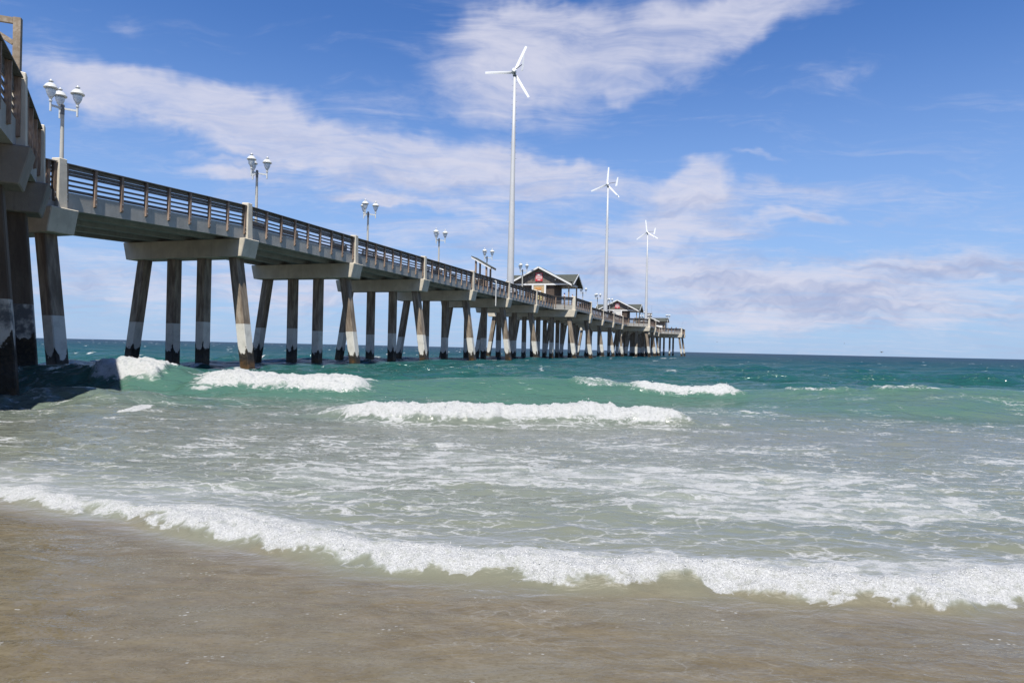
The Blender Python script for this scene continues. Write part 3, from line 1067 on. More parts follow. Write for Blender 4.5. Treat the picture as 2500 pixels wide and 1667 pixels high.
def rail_run(p0, p1, detail, joined=False, gap0=0.2, gap1=0.2, side=1):
    """railing + fascia between two outline points (pilaster faces line)."""
    (t0, w0), (t1, w1) = p0, p1
    d = Vector((t1 - t0, w1 - w0))
    ln = d.length
    d.normalize()
    inn = Vector((-d.y, d.x)) * side        # towards the deck
    rz = math.atan2(d.y, d.x) + (math.pi if side < 0 else 0)
    z0, z1 = zoff(t0), zoff(t1)

    def at(a, off):
        q = Vector((t0, w0)) + d * a + inn * off
        return q.x, q.y, z0 + (z1 - z0) * a / ln

    allmb = MB()
    # fascia girder: outer face 0.20 in from the pilaster face
    fm_ = MB()
    a0, a1 = 0.012, ln - 0.012
    pts = []
    for zz in (Z_GIR, Z_FAS):
        for (a, off) in ((a0, 0.20), (a1, 0.20), (a1, 0.50), (a0, 0.50)):
            x_, y2, zo = at(a, off)
            pts.append((x_, y2, zz + zo))
    if side < 0:
        pts = [pts[i] for i in (3, 2, 1, 0, 7, 6, 5, 4)]
    fm_.hexa(pts)
    fx, fy, fz = at(ln / 2, 0.35)
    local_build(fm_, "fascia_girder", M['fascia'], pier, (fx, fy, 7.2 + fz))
    # boards behind the posts
    for i, (b0, b1) in enumerate(RAIL_BOARDS + [(-0.002, 0.035)]):
        m_ = MB()
        capb = i == len(RAIL_BOARDS)
        o0, o1 = (0.08, 0.40) if capb else (0.252, 0.292)
        pts = []
        for zz in (Z_RAIL - b1 - (0.002 if not capb else 0.0), Z_RAIL - b0):
            for (a, off) in ((gap0, o0), (ln - gap1, o0), (ln - gap1, o1), (gap0, o1)):
                x_, y2, zo = at(a, off)
                pts.append((x_, y2, zz + zo))
        if side < 0:
            pts = [pts[j] for j in (3, 2, 1, 0, 7, 6, 5, 4)]
        m_.hexa(pts)
        if joined:
            allmb.add(m_.v, m_.f)
        else:
            x_, y2, zo = at(ln / 2, (o0 + o1) / 2)
            local_build(m_, "railing_cap" if capb else "railing_board", M['board'], pier, (x_, y2, Z_RAIL - b1 + zo))
    # posts
    n = max(2, int(round((ln - 0.5) / 1.27)) + 1)
    for i in range(n):
        a = 0.25 + (ln - 0.5) * i / (n - 1)
        x_, y2, zo = at(a, 0.187)
        if joined:
            mm = MB().box((-0.05, -0.05, -0.4), (0.05, 0.05, Z_RAIL - Z_FAS - 0.06))
            ca, sa = math.cos(rz), math.sin(rz)
            allmb.add([(x_ + ca * vx - sa * vy, y2 + sa * vx + ca * vy, vz + Z_FAS + zo) for vx, vy, vz in mm.v], mm.f)
        else:
            post_obj(pier, (x_, y2, Z_FAS + zo), rz, detail)
    if joined:
        x_, y2, zo = at(ln / 2, 0.3)
        local_build(allmb, "railing_panel", M['board'], pier, (x_, y2, Z_FAS + zo))


for i in range(len(near) - 1):
    a, b_ = near[i], near[i + 1]
    rail_run(a[:2], b_[:2], detail=4 <= i <= 8, gap0=0.19 if a[2] else -0.05, gap1=0.19 if b_[2] else -0.05)
# seaward end rail
rail_run((END_T, -EXT[20]), (END_T, WFAR + EXT[20]), False, True, 0.0, 0.0)
# far side, one joined panel for each run
far = [(t, WFAR - w, bnt) for (t, w, bnt) in near[4:]]
far = [(-8.0, WFAR, False)] + far
for i in range(len(far) - 1):
    rail_run(far[i][:2], far[i + 1][:2], False, True, side=-1)

# ---- pilasters
def pilaster(t, w, rz=0.0, zo=None, flip=1):
    m_ = MB()
    zb, zt = Z_GIR, Z_TOP
    pts = [(-0.20, 0.0 * flip, zb), (0.20, 0, zb), (0.20, 0.46, zb), (-0.20, 0.46, zb),
           (-0.165, 0.03, zt - 0.03), (0.165, 0.03, zt - 0.03), (0.165, 0.46, zt), (-0.165, 0.46, zt)]
    m_.hexa(pts)
    return m_.build("pilaster", M['concrete'], pier, (t, w, zoff(t) if zo is None else zo), (0, 0, rz), bevel=0.02)


for k, t in enumerate(TB):
    e = EXT.get(k, 0)
    pilaster(t, -e)
    pilaster(t, WFAR + e, math.pi)
dg = Vector((ZP[0] - YP[0], ZP[1] - YP[1])).normalized()
rz_d = math.atan2(dg.y, dg.x)
inn_d = Vector((-dg.y, dg.x))
for q in (ZP, YP, XP):
    r_ = rz_d
    pilaster(q[0], q[1], r_)
    Lc = 9.0
    o_ = Vector(q) + inn_d * (Lc / 2 - 0.15)
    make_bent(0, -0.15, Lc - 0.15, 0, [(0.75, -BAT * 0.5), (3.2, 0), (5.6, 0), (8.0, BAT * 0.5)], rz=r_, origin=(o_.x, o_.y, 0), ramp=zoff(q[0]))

# ---- deck slabs and inner girders, span by span
def outline_at(k0, k1):
    pts = [(TB[k0], -EXT.get(k0, 0))]
    e0, e1 = EXT.get(k0, 0), EXT.get(k1, 0)
    if e0 and not e1:
        pts.append((TB[k0] + e0, 0.0))
    if e1 and not e0:
        pts.append((TB[k1] - e1, 0.0))
    pts.append((TB[k1], -e1))
    return pts


for k in range(20):
    n_ = outline_at(k, k + 1)
    # keep the slab inside the fascia girders
    nn = [(t, w + 0.502) for t, w in n_]
    fr_ = [(t, WFAR - w - 0.502) for t, w in n_]
    if k == 19:
        nn[-1] = (END_T - 0.504, nn[-1][1])
        fr_[-1] = (END_T - 0.504, fr_[-1][1])
    poly = nn + fr_[::-1]
    g_ = 0.004
    poly = [(t + (g_ if t == TB[k] else 0), w) for t, w in poly]
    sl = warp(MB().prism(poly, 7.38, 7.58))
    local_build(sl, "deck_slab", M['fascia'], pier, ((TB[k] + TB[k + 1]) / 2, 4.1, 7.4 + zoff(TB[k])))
    for w in (2.1, 4.1, 6.1):
        gm = warp(MB().box((TB[k] + 0.02, w - 0.22, Z_GIR + 0.003), (TB[k + 1] - 0.02, w + 0.22, 7.38)))
        local_build(gm, "girder", M['fascia'], pier, ((TB[k] + TB[k + 1]) / 2, w, 7.1 + zoff(TB[k])))
# landing by the shore
poly = [(-8.0, XP[1] + 0.51), (XP[0] - 0.2, XP[1] + 0.51), (YP[0] - 0.36, YP[1] + 0.36), (ZP[0] - 0.36, ZP[1] + 0.36), (START[0] - 0.1, 0.51), (TA - 0.01, 0.51),
        (TA - 0.01, WFAR - 0.51), (-8.0, WFAR - 0.51)]
local_build(warp(MB().prism(poly, 7.38, 7.58)), "deck_slab", M['fascia'], pier, (5, 0, 7.0))
for a in (1.6, 3.6, 5.6):
    q0 = Vector((START[0], START[1])) + inn_d * a - dg * 0.3
    q1 = Vector(XP) + inn_d * a - dg * 1.0
    gm = MB().beam((q0.x, q0.y, 7.17 + zoff(q0.x)), (q1.x, q1.y, 7.17 + zoff(q1.x)), 0.44, 0.40)
    local_build(gm, "girder", M['fascia'], pier, ((q0.x + q1.x) / 2, (q0.y + q1.y) / 2, 7.0))

# ---- drain pipe below the cleaning table
DECK = 7.59

# ================================================================== lamp posts
def make_lamp():
    root = empty("lamp_post")
    m_ = MB().lathe([(0.16, 0.0), (0.16, 0.12), (0.105, 0.16), (0.095, 1.2), (0.075, 4.35)], 16)
    m_.build("pole", M['pole'], root, smooth=False)
    MB().lathe([(0.080, 4.352), (0.080, 4.80), (0.05, 4.84)], 14).build("pole_top", M['poletop'], root)
    # (radius, height above the arm)
    for a in (-14, 106, 226):
        aa = R(a)
        ux, uy = math.cos(aa), -math.sin(aa)
        rr = 0.60
        MB().beam((ux * 0.05, uy * 0.05, 4.64), (ux * (rr - 0.03), uy * (rr - 0.03), 4.60), 0.05, 0.09).build("arm", M['lamp_paint'], root)
        cx, cy = ux * rr, uy * rr
        h = MB().lathe([(0.045, -0.27), (0.045, 0.16), (0.075, 0.17), (0.075, 0.20), (0.05, 0.22), (0.06, 0.30), (0.085, 0.33)], 14)
        hd = h.build("lantern", M['lamp_paint'], root, (cx, cy, 4.60), smooth=False)
        b = MB().lathe([(0.07, 0.331), (0.11, 0.38), (0.165, 0.50), (0.20, 0.62), (0.205, 0.735)], 18)
        b.build("glass_bowl", M['bowl'], hd, smooth=True)
        dm = MB().lathe([(0.21, 0.738), (0.285, 0.740), (0.292, 0.775), (0.265, 0.80), (0.235, 0.87), (0.17, 0.945), (0.09, 0.985), (0.055, 1.0), (0.055, 1.05),
                         (0.10, 1.055), (0.10, 1.08), (0.035, 1.10), (0.03, 1.15), (0.006, 1.17)], 20)
        dm.build("dome", M['lamp_paint'], hd, smooth=True)
    return root


lamp0 = make_lamp()
# the lamp's arm layout is given in world directions (arms at -14/106/226 degrees)
LAMP_D = [31.3, 43.7, 56.5, 69.5, 82.3, 95.3, 130.2, 142.9, 155.6, 203.6, 218.9]
lamp_spots = []
for d_ in LAMP_D:
    t = (d_ - (L0 + WC) * PS) / PC
    lamp_spots.append((t, WC))
lamp_spots.append((TB[19] + 2.0, 24.3 - L0))
lamp_spots.append((TB[20] - 2.0, 8.5))
lamp_lbl = ["where the pier deck ramps down beside the wooden frame", "over the second railing bay, before the first benches",
            "over the third railing bay, beside the picnic benches", "beside the far cleaning shelter",
            "behind the slanted cleaning shelter roof", "in front of the first gabled pavilion", "just past the first gabled pavilion",
            "second after the first gabled pavilion", "beside the second turbine, before the middle pavilion", "just before the last turbine",
            "just past the last turbine, by the end pavilion", "on the wide pier head beside the fishermen", "on the far corner of the pier head"]
for i, (t, w) in enumerate(lamp_spots):
    o = lamp0 if i == 0 else copy_tree(lamp0)
    x_, y2, _ = P(t, w)
    o.location = (x_, y2, DECK + zoff(t))
    o.rotation_euler.z = R((0, 2, 4, -9, -12, -10, -8, -5, 0, 5, -5, 0, 0)[i])
    tag(o, "three-headed lamp post " + lamp_lbl[i], "lamp post", "three-headed lamp posts along the pier")

# ================================================================== wind turbines
def make_turbine(d_, blade_ang, tail, label):
    t = (d_ - (L0 + WC) * PS) / PC
    x_, y2, _ = P(t, WC)
    root = empty("wind_turbine", (x_, y2, DECK))
    hubz = 38.2 - DECK
    tw = MB().lathe([(0.72, 0), (0.72, 0.06), (0.50, 0.065), (0.475, 2.0), (0.36, 13.0), (0.355, 13.02), (0.345, 13.06), (0.255, 22.0), (0.245, 22.03), (0.165, hubz - 0.75)], 24)
    tower = tw.build("tower", M['tower'], root, smooth=False)
    me_ = tower.data
    me_.polygons.foreach_set('use_smooth', [len(p.vertices) == 4 for p in me_.polygons])
    rg = MB()
    for i in range(26):
        z = hubz - 1.2 - i * 0.42
        s = 1 if i % 2 else -1
        r_ = 0.17 + (hubz - z) * 0.011
        rg.tube((s * r_ * 0.9, 0, z), (s * (r_ + 0.16), 0, z), 0.014, seg=6)
    rg.build("climbing_pegs", M['darkmetal'], tower)
    MB().lathe([(0.26, 0), (0.26, 0.08), (0.12, 0.10), (0.10, 0.42)], 14).build("yaw_bearing", M['darkmetal'], root, (0, 0, hubz - 0.75))
    # nacelle and rotor: axis along world y, rotor on the far side
    nc = MB()
    nc.tube((0, -0.35, 0), (0, 0.35, 0), 0.24, 0.34, 16)
    nc.tube((0, 0.35, 0), (0, 0.55, 0), 0.34, 0.34, 16)
    nc.build("generator", M['turbine'], root, (-0.12, 0, hubz - 0.05))
    sp = MB().tube((0, 0.55, 0), (0, 0.85, 0), 0.30, 0.08, 16)
    sp.build("spinner", M['turbine'], root, (-0.12, 0, hubz - 0.05))
    for a in blade_ang:
        aa = R(a)
        ux, uz = math.cos(aa), math.sin(aa)
        vx, vz = -uz, ux
        bl = MB()
        prof = []
        for (rr, ch, tw_, th) in ((0.2, 0.26, 0.5, 0.10), (0.5, 0.36, 0.32, 0.08), (1.2, 0.36, 0.22, 0.065), (2.6, 0.33, 0.13, 0.05), (3.78, 0.30, 0.06, 0.03), (3.84, 0.25, 0.06, 0.02)):
            c_, s_ = math.cos(tw_) * ch / 2, math.sin(tw_) * ch / 2
            cen = (ux * rr, 0.62, uz * rr)
            ring = []
            for (kc, kt) in ((-1, 0), (-0.4, 1), (0.5, 0.8), (1, 0), (0.5, -0.4), (-0.4, -0.6)):
                ring.append((cen[0] + vx * c_ * kc, cen[1] + s_ * kc + th / 2 * kt, cen[2] + vz * c_ * kc))
            prof.append(ring)
        vs_ = [p for ring in prof for p in ring]
        fs = []
        for i in range(len(prof) - 1):
            for j in range(6):
                fs.append((i * 6 + j, i * 6 + (j + 1) % 6, (i + 1) * 6 + (j + 1) % 6, (i + 1) * 6 + j))
        fs += [tuple(range(6)), tuple(reversed(range(len(vs_) - 6, len(vs_))))]
        bl.add(vs_, fs)
        bl.build("blade", M['turbine'], root, (-0.12, 0, hubz - 0.05))
    tx, ty = tail
    tl = MB().tube((0.05 * tx, 0.05 * ty, 0.02), (tx * 1.0, ty * 1.0, 0.10), 0.055, 0.045, 8)
    bo = tl.build("tail_boom", M['darkmetal'], root, (-0.05, 0, hubz))
    # vane: tapered plate
    n_ = Vector((tx, ty)).normalized()
    s_ = Vector((-n_.y, n_.x)) * 0.02
    q = [(0.75, -0.85), (1.25, -0.80), (1.50, 1.05), (1.22, 1.05)]
    vn = MB()
    lo = [(n_.x * (a - 1.0) + tx - s_.x, n_.y * (a - 1.0) + ty - s_.y, 0.1 + b) for a, b in q]
    hi = [(n_.x * (a - 1.0) + tx + s_.x, n_.y * (a - 1.0) + ty + s_.y, 0.1 + b) for a, b in q]
    vn.hexa(lo + hi)
    vn.build("tail_vane", M['turbine'], root, (-0.05, 0, hubz))
    tag(root, label, "wind turbine", "wind turbines on the pier")
    return root


make_turbine(90.5, (182, 66, -58), (1.0, -1.7), "tall white three-blade wind turbine standing in front of the first gabled pavilion")
make_turbine(151.0, (204, 86, -45), (1.7, -1.0), "white three-blade wind turbine standing in front of the middle gabled pavilion")
make_turbine(211.0, (216, 97, -28), (1.9, -0.6), "white three-blade wind turbine beside the end pavilion with the cupola")

# ================================================================== pavilions
def make_pavilion(t_front, apex_z, label, panel='poster', enclosed=False, hw=5.15, front_hw=None):
    """cross-gabled shelter; local x = t (seaward), y = w, origin on the deck at the front centre"""
    root = empty("pavilion", P(t_front, WC - 0.1, DECK), PROT)
    root_z = DECK
    ap = apex_z - root_z            # apex above the deck
    ev = 3.46                       # eave height
    depth = 5.0
    fhw = front_hw or hw
    slope = (ap - ev) / fhw
    hb = 3.36                       # beam bottom
    # --- posts
    wx = hw - 0.55
    for (a, b) in ((0.1, -wx), (0.1, wx), (depth - 0.1, -wx), (depth - 0.1, wx)):
        MB().box((a - 0.09, b - 0.09, 0), (a + 0.09, b + 0.09, hb)).build("post", M['greywood'], root)
    for b in (-0.98, 0.98):
        MB().box((-0.10, b - 0.13, 0), (0.10, b + 0.13, hb)).build("trim_post", M['white'], root)
    # --- core walls
    if enclosed:
        core = MB().box((0.15, -wx + 0.15, 0), (depth - 0.2, wx - 0.15, hb - 0.01))
        cw_ = core.build("wall", M['shingle'], root)
        MB().box((0.02, -wx + 0.7, 0.0), (0.148, -2.0, 2.2)).build("roll_shutter", M['white'], root)
    else:
        core = MB().box((0.25, -2.3, 0), (depth - 0.3, 2.3, hb - 0.01))
        core.build("wall", M['interior'], root)
    # notice panel between the white posts
    if panel == 'poster':
        pb = MB().box((0.02, -0.845, 0.15), (0.12, 0.845, hb - 0.02)).build("notice_board", M['tan'], root)
        MB().box((-0.004, -0.40, 2.65), (0.018, 0.55, 3.05)).build("poster", M['orange'], pb)
        MB().box((-0.004, -0.60, 1.1), (0.018, 0.35, 2.25)).build("poster", M['yellow'], pb)
        MB().box((-0.004, -0.35, 2.34), (0.018, 0.10, 2.52)).build("poster", M['white'], pb)
    else:
        pb = MB().box((0.02, -0.845, 0.15), (0.12, 0.845, hb - 0.02)).build("notice_board", M['pale'], root)
    # --- frieze beams
    MB().box((-0.03, -hw + 0.35, hb), (0.17, hw - 0.35, hb + 0.24)).build("frieze", M['white'], root)
    MB().box((depth - 0.17, -hw + 0.35, hb), (depth + 0.03, hw - 0.35, hb + 0.24)).build("frieze", M['white'], root)
    for s in (-1, 1):
        MB().box((0.172, s * (hw - 0.45) - 0.1, hb), (depth - 0.172, s * (hw - 0.45) + 0.1, hb + 0.24)).build("frieze", M['white'], root)
    # ceiling
    MB().box((0.02, -hw + 0.3, hb + 0.242), (depth - 0.02, hw - 0.3, hb + 0.30)).build("ceiling", M['interior'], root)
    # --- front gable wall of shingle courses (real overlapping rows)
    gz = hb + 0.302
    rows = 14
    top = ap - 0.12
    for i in range(rows):
        za = gz + (top - gz) * i / rows
        zb = gz + (top - gz) * (i + 1) / rows
        ha = max(0.05, (ap - za) / slope - 0.16)
        hb_ = max(0.02, (ap - zb) / slope - 0.16)
        pr = 0.03
        m_ = MB()
        m_.hexa([(-pr, -ha, za), (0.10, -ha, za), (0.10, ha, za), (-pr, ha, za), (-0.004, -hb_, zb), (0.10, -hb_, zb), (0.10, hb_, zb), (-0.004, hb_, zb)])
        m_.build("shingle_course", M['shingle'], root)
    # --- roofs
    ov = 0.50
    th = 0.16

    def slab(p, q, r, s):          # four top corners -> thick slab
        m_ = MB()
        up = [Vector(v) for v in (p, q, r, s)]
        n = (up[1] - up[0]).cross(up[3] - up[0]).normalized()
        if n.z < 0:
            up = [up[0], up[3], up[2], up[1]]
            n = -n
        lo = [v - n * th for v in up]
        m_.hexa([tuple(v) for v in lo] + [tuple(v) for v in up])
        return m_
    # transverse roof (ridge across the pier)
    rz_ = ap - 0.95 if not enclosed else ap - 0.1
    mid = depth / 2
    z_e = ev - 0.05
    x_e = depth + 0.62
    slab((mid, -hw - 0.3, rz_), (mid, hw + 0.3, rz_), (x_e, hw + 0.3, z_e), (x_e, -hw - 0.3, z_e)).build("roof", M['roof'], root)
    x_c = 0.16
    z_c = rz_ + (z_e - rz_) * (mid - x_c) / (mid + 0.62)
    slab((mid, -fhw, rz_), (mid, fhw, rz_), (x_c, fhw, z_c), (x_c, -fhw, z_c)).build("roof", M['roof'], root)
    for s in (-1, 1):
        slab((mid, s * (fhw + 0.002), rz_), (mid, s * (hw + 0.3), rz_), (-0.62, s * (hw + 0.3), z_e), (-0.62, s * (fhw + 0.002), z_e)).build("roof", M['roof'], root)
    # end gables of the transverse roof
    for s in (-1, 1):
        b = s * (hw - 0.45)
        m_ = MB()
        pts = [(0.02, hb + 0.302), (depth - 0.02, hb + 0.302), (mid, rz_ - 0.30)]
        vs_ = [(x, b - 0.06, z) for x, z in pts] + [(x, b + 0.06, z) for x, z in pts]
        m_.add(vs_, [(0, 1, 2), (5, 4, 3), (0, 3, 4, 1), (1, 4, 5, 2), (2, 5, 3, 0)])
        m_.build("gable_wall", M['shingle'], root)
        for q in (-1, 1):
            x_e = mid + q * (mid + 0.62)
            MB().beam((mid, s * (hw + 0.33), rz_ - 0.10), (x_e, s * (hw + 0.33), ev - 0.15), 0.05, 0.22).build("rake_board", M['white'], root)
    # front gable roof
    for s in (-1, 1):
        e_ = s * (fhw + 0.12)
        ze = ap - slope * (fhw + 0.12)
        slab((-ov, 0, ap), (mid, 0, ap), (mid * 0.35, e_, ze), (-ov, e_, ze)).build("roof", M['roof'], root)
        MB().beam((-ov - 0.03, s * 0.002, ap - 0.13), (-ov - 0.03, e_, ze - 0.13), 0.05, 0.24).build("rake_board", M['white'], root)
    # flood lights
    for s in (-1, 1):
        lm = MB().lathe([(0.02, 0), (0.10, 0.06), (0.13, 0.2), (0.09, 0.26)], 10)
        lm.build("flood_light", M['white'], root, (-0.16, s * (fhw * 0.50), gz + 0.35))
    tag(root, label, "pavilion", "gabled pavilions on the pier")
    return root, gz, ap


def make_sign(root_t, gz, label):
    sg = empty("warning_sign", P(root_t - 0.05, WC - 0.1, DECK + gz + 0.28), PROT)
    pn = MB().box((-0.05, -0.55, 0), (-0.035 + 0.02, 0.55, 1.25)).build("panel", M['red'], sg)
    # rows of white lettering too small to read: broken bars
    r_ = random.Random(3)
    for (z0, z1, hw, n) in ((0.88, 1.10, 0.40, 6), (0.62, 0.77, 0.50, 9), (0.37, 0.53, 0.50, 8), (0.13, 0.28, 0.22, 4)):
        m_ = MB()
        wd = 2 * hw / n
        for i in range(n):
            a = -hw + i * wd
            m_.box((-0.058, a + 0.012, z0), (-0.0505, a + wd * 0.80, z1))
        m_.build("lettering", M['white'], sg)
    m_ = MB()
    m_.add([(-0.060, -0.20, 0.84), (-0.060, 0.20, 0.84), (-0.060, 0, 1.08), (-0.0515, -0.20, 0.84), (-0.0515, 0.20, 0.84), (-0.0515, 0, 1.08)],
           [(0, 2, 1), (3, 4, 5), (0, 1, 4, 3), (1, 2, 5, 4), (2, 0, 3, 5)])
    m_.build("warning_triangle", M['white'], sg)
    tag(sg, label, "sign", "red warning signs on the pavilion gables")


T_P1 = 98.2
T_P2 = 163.5
T_P3 = 222.0
_, gz, ap = make_pavilion(T_P1, 13.72, "shingled gable pavilion with orange and yellow poster board next to the picnic benches")
make_sign(T_P1, gz, "red warning sign on the gable over the orange and yellow posters")
_, gz, ap = make_pavilion(T_P2, 13.62, "shingled gable pavilion with plain pale notice board in the middle of the pier", panel='plain')
make_sign(T_P2, gz, "red warning sign on the gable over the plain pale notice board")
pv, gz, ap = make_pavilion(T_P3, 12.35, "enclosed pavilion with white shutter and rooftop cupola at the pier's end", panel='plain', enclosed=True, front_hw=3.0)
cu = MB().box((0.5, -0.3, 4.2), (2.0, 1.1, 6.05)).build("cupola", M['shingle'], pv)
MB().box((0.42, -0.38, 6.05), (2.08, 1.18, 6.15)).build("cupola_roof", M['white'], cu)
MB().tube((1.8, -0.2, 6.15), (1.8, -0.2, 8.8), 0.02, 0.012, 6).build("antenna", M['darkmetal'], cu)
MB().tube((0.7, 1.0, 6.15), (0.7, 1.0, 7.6), 0.02, 0.012, 6).build("antenna", M['darkmetal'], cu)

# ================================================================== cleaning shelters
def make_shelter(t, w_in, flip, label, pipe=True):
    root = empty("cleaning_shelter", P(t, w_in, DECK), PROT)
    f = flip                       # +1: low eave towards the camera side
    L = lambda y: f * y
    zl, zh = 2.15, 3.35
    # roof from y=-1.5 (low, over the rail) to y=+0.9 (high)
    m_ = MB()
    y0, y1 = -1.25, 0.95

    def sl(x0, x1, za, th):
        pts = []
        for dz_ in (-th, 0):
            pts += [(x0, L(y0), zl + za + dz_), (x1, L(y0), zl + za + dz_), (x1, L(y1), zh + za + dz_), (x0, L(y1), zh + za + dz_)]
        if f < 0:
            pts = [pts[i] for i in (3, 2, 1, 0, 7, 6, 5, 4)]
        return MB().hexa(pts)
    sl(-0.85, 0.85, 0.10, 0.07).build("roof", M['roof'], root)
    for s in (-1, 1):
        sl(s * 0.81 - 0.025, s * 0.81 + 0.025, 0.028, 0.17).build("rake_board", M['white'], root)
    sl(-0.78, 0.78, 0.028, 0.05).build("soffit", M['greywood'], root)
    for (x, y) in ((-0.6, -0.7), (0.6, -0.7), (-0.6, 0.5), (0.6, 0.5)):
        zt = zl + (y - y0) / (y1 - y0) * (zh - zl)
        MB().box((x - 0.08, L(y) - 0.08, 0), (x + 0.08, L(y) + 0.08, zt - 0.03)).build("post", M['post'], root)
    tb = MB().box((-0.9, min(L(-0.55), L(0.35)), 0.95), (0.9, max(L(-0.55), L(0.35)), 1.02)).build("table_top", M['pale'], root)
    for x in (-0.6, 0.6):
        MB().box((x - 0.05, -0.35, 0), (x + 0.05, 0.15, 0.949)).build("table_leg", M['greywood'], root)
    if pipe:
        d = MB().tube((0.35, -1.47, -1.75), (0.35, -1.47, 0.9), 0.05, seg=10)
        d.tube((0.35, -1.47, 0.88), (0.35, -0.5, 0.93), 0.045, seg=10)
        d.build("drain_pipe", M['white'], root)
    tag(root, label, "shelter", "fish cleaning shelters at the railing")


make_shelter(67.4, 1.40, 1, "slant-roofed cleaning shelter with white rake board and drain pipe at the railing")
make_shelter(69.0, WFAR - 0.9, 1, "low dark shelter roof just showing over the railing beside a lamp pole", pipe=False)

# ================================================================== benches along the middle of the deck
def make_bench():
    root = empty("bench")
    for i in range(3):
        MB().box((-0.95, -0.05 + i * 0.15, 0.45), (0.95, 0.08 + i * 0.15, 0.49)).build("seat_slat", M['bench'], root)
    for i in range(4):
        MB().box((-0.95, -0.115 - i * 0.03, 0.62 + i * 0.16), (0.95, -0.075 - i * 0.03, 0.75 + i * 0.16)).build("back_slat", M['bench'], root)
    for s in (-0.8, 0.8):
        m_ = MB().box((s - 0.05, -0.10, 0), (s + 0.05, 0.36, 0.449))
        m_.beam((s, -0.08, 0.40), (s, -0.17, 1.28), 0.09, 0.06, (0, 1, 0))
        m_.build("leg", M['bench'], root)
        MB().box((s - 0.05, -0.1, 0.70), (s + 0.05, 0.42, 0.76)).build("arm_rest", M['bench'], root)
    return root


bench0 = None
bspots = [34.5, 37.6, 43.6, 47.0, 50.4, 57.0, 60.2, 64.0, 71.5, 75.0, 79.5, 83.0]
for i, t in enumerate(bspots):
    if bench0 is None:
        bench0 = make_bench()
        o = bench0
    else:
        o = copy_tree(bench0)
    w = 3.5 if i % 2 == 0 else 3.1
    o.location = P(t, w, DECK)
    o.rotation_euler = (0, 0, PROT + (math.pi if i % 3 == 1 else 0))
    tag(o, "dark slatted bench showing through the pier railing before the first pavilion", "bench", "benches behind the pier railing")

# ================================================================== wooden frame on the landing railing
fr0 = Vector((YP[0], YP[1])) + dg * 0.55 + inn_d * 0.30
fx, fy, _ = P(fr0.x, fr0.y)
frame = empty("wooden_frame", (fx, fy, Z_FAS + zoff(fr0.x)))
ztop = 2.84
MB().box((-0.085, -0.07, -0.02), (0.085, 0.07, ztop)).build("post", M['greywood'], frame, rot=(0, 0, 0.3))
bd = Vector((-0.93, -0.36, 0)).normalized()
MB().beam((bd.x * 0.09, bd.y * 0.09, ztop - 0.085), (bd.x * 2.4, bd.y * 2.4, ztop - 0.085), 0.09, 0.15).build("beam", M['greywood'], frame)
MB().beam((bd.x * 0.09, bd.y * 0.09, ztop - 0.66), (bd.x * 0.95, bd.y * 0.95, ztop - 0.17), 0.07, 0.12).build("brace", M['greywood'], frame)
p2 = bd * 2.3
MB().box((p2.x - 0.085, p2.y - 0.07, -0.02), (p2.x + 0.085, p2.y + 0.07, ztop - 0.165)).build("post", M['greywood'], frame)
tag(frame, "weathered wooden post and beam frame with diagonal brace over the landing railing", "wooden frame")

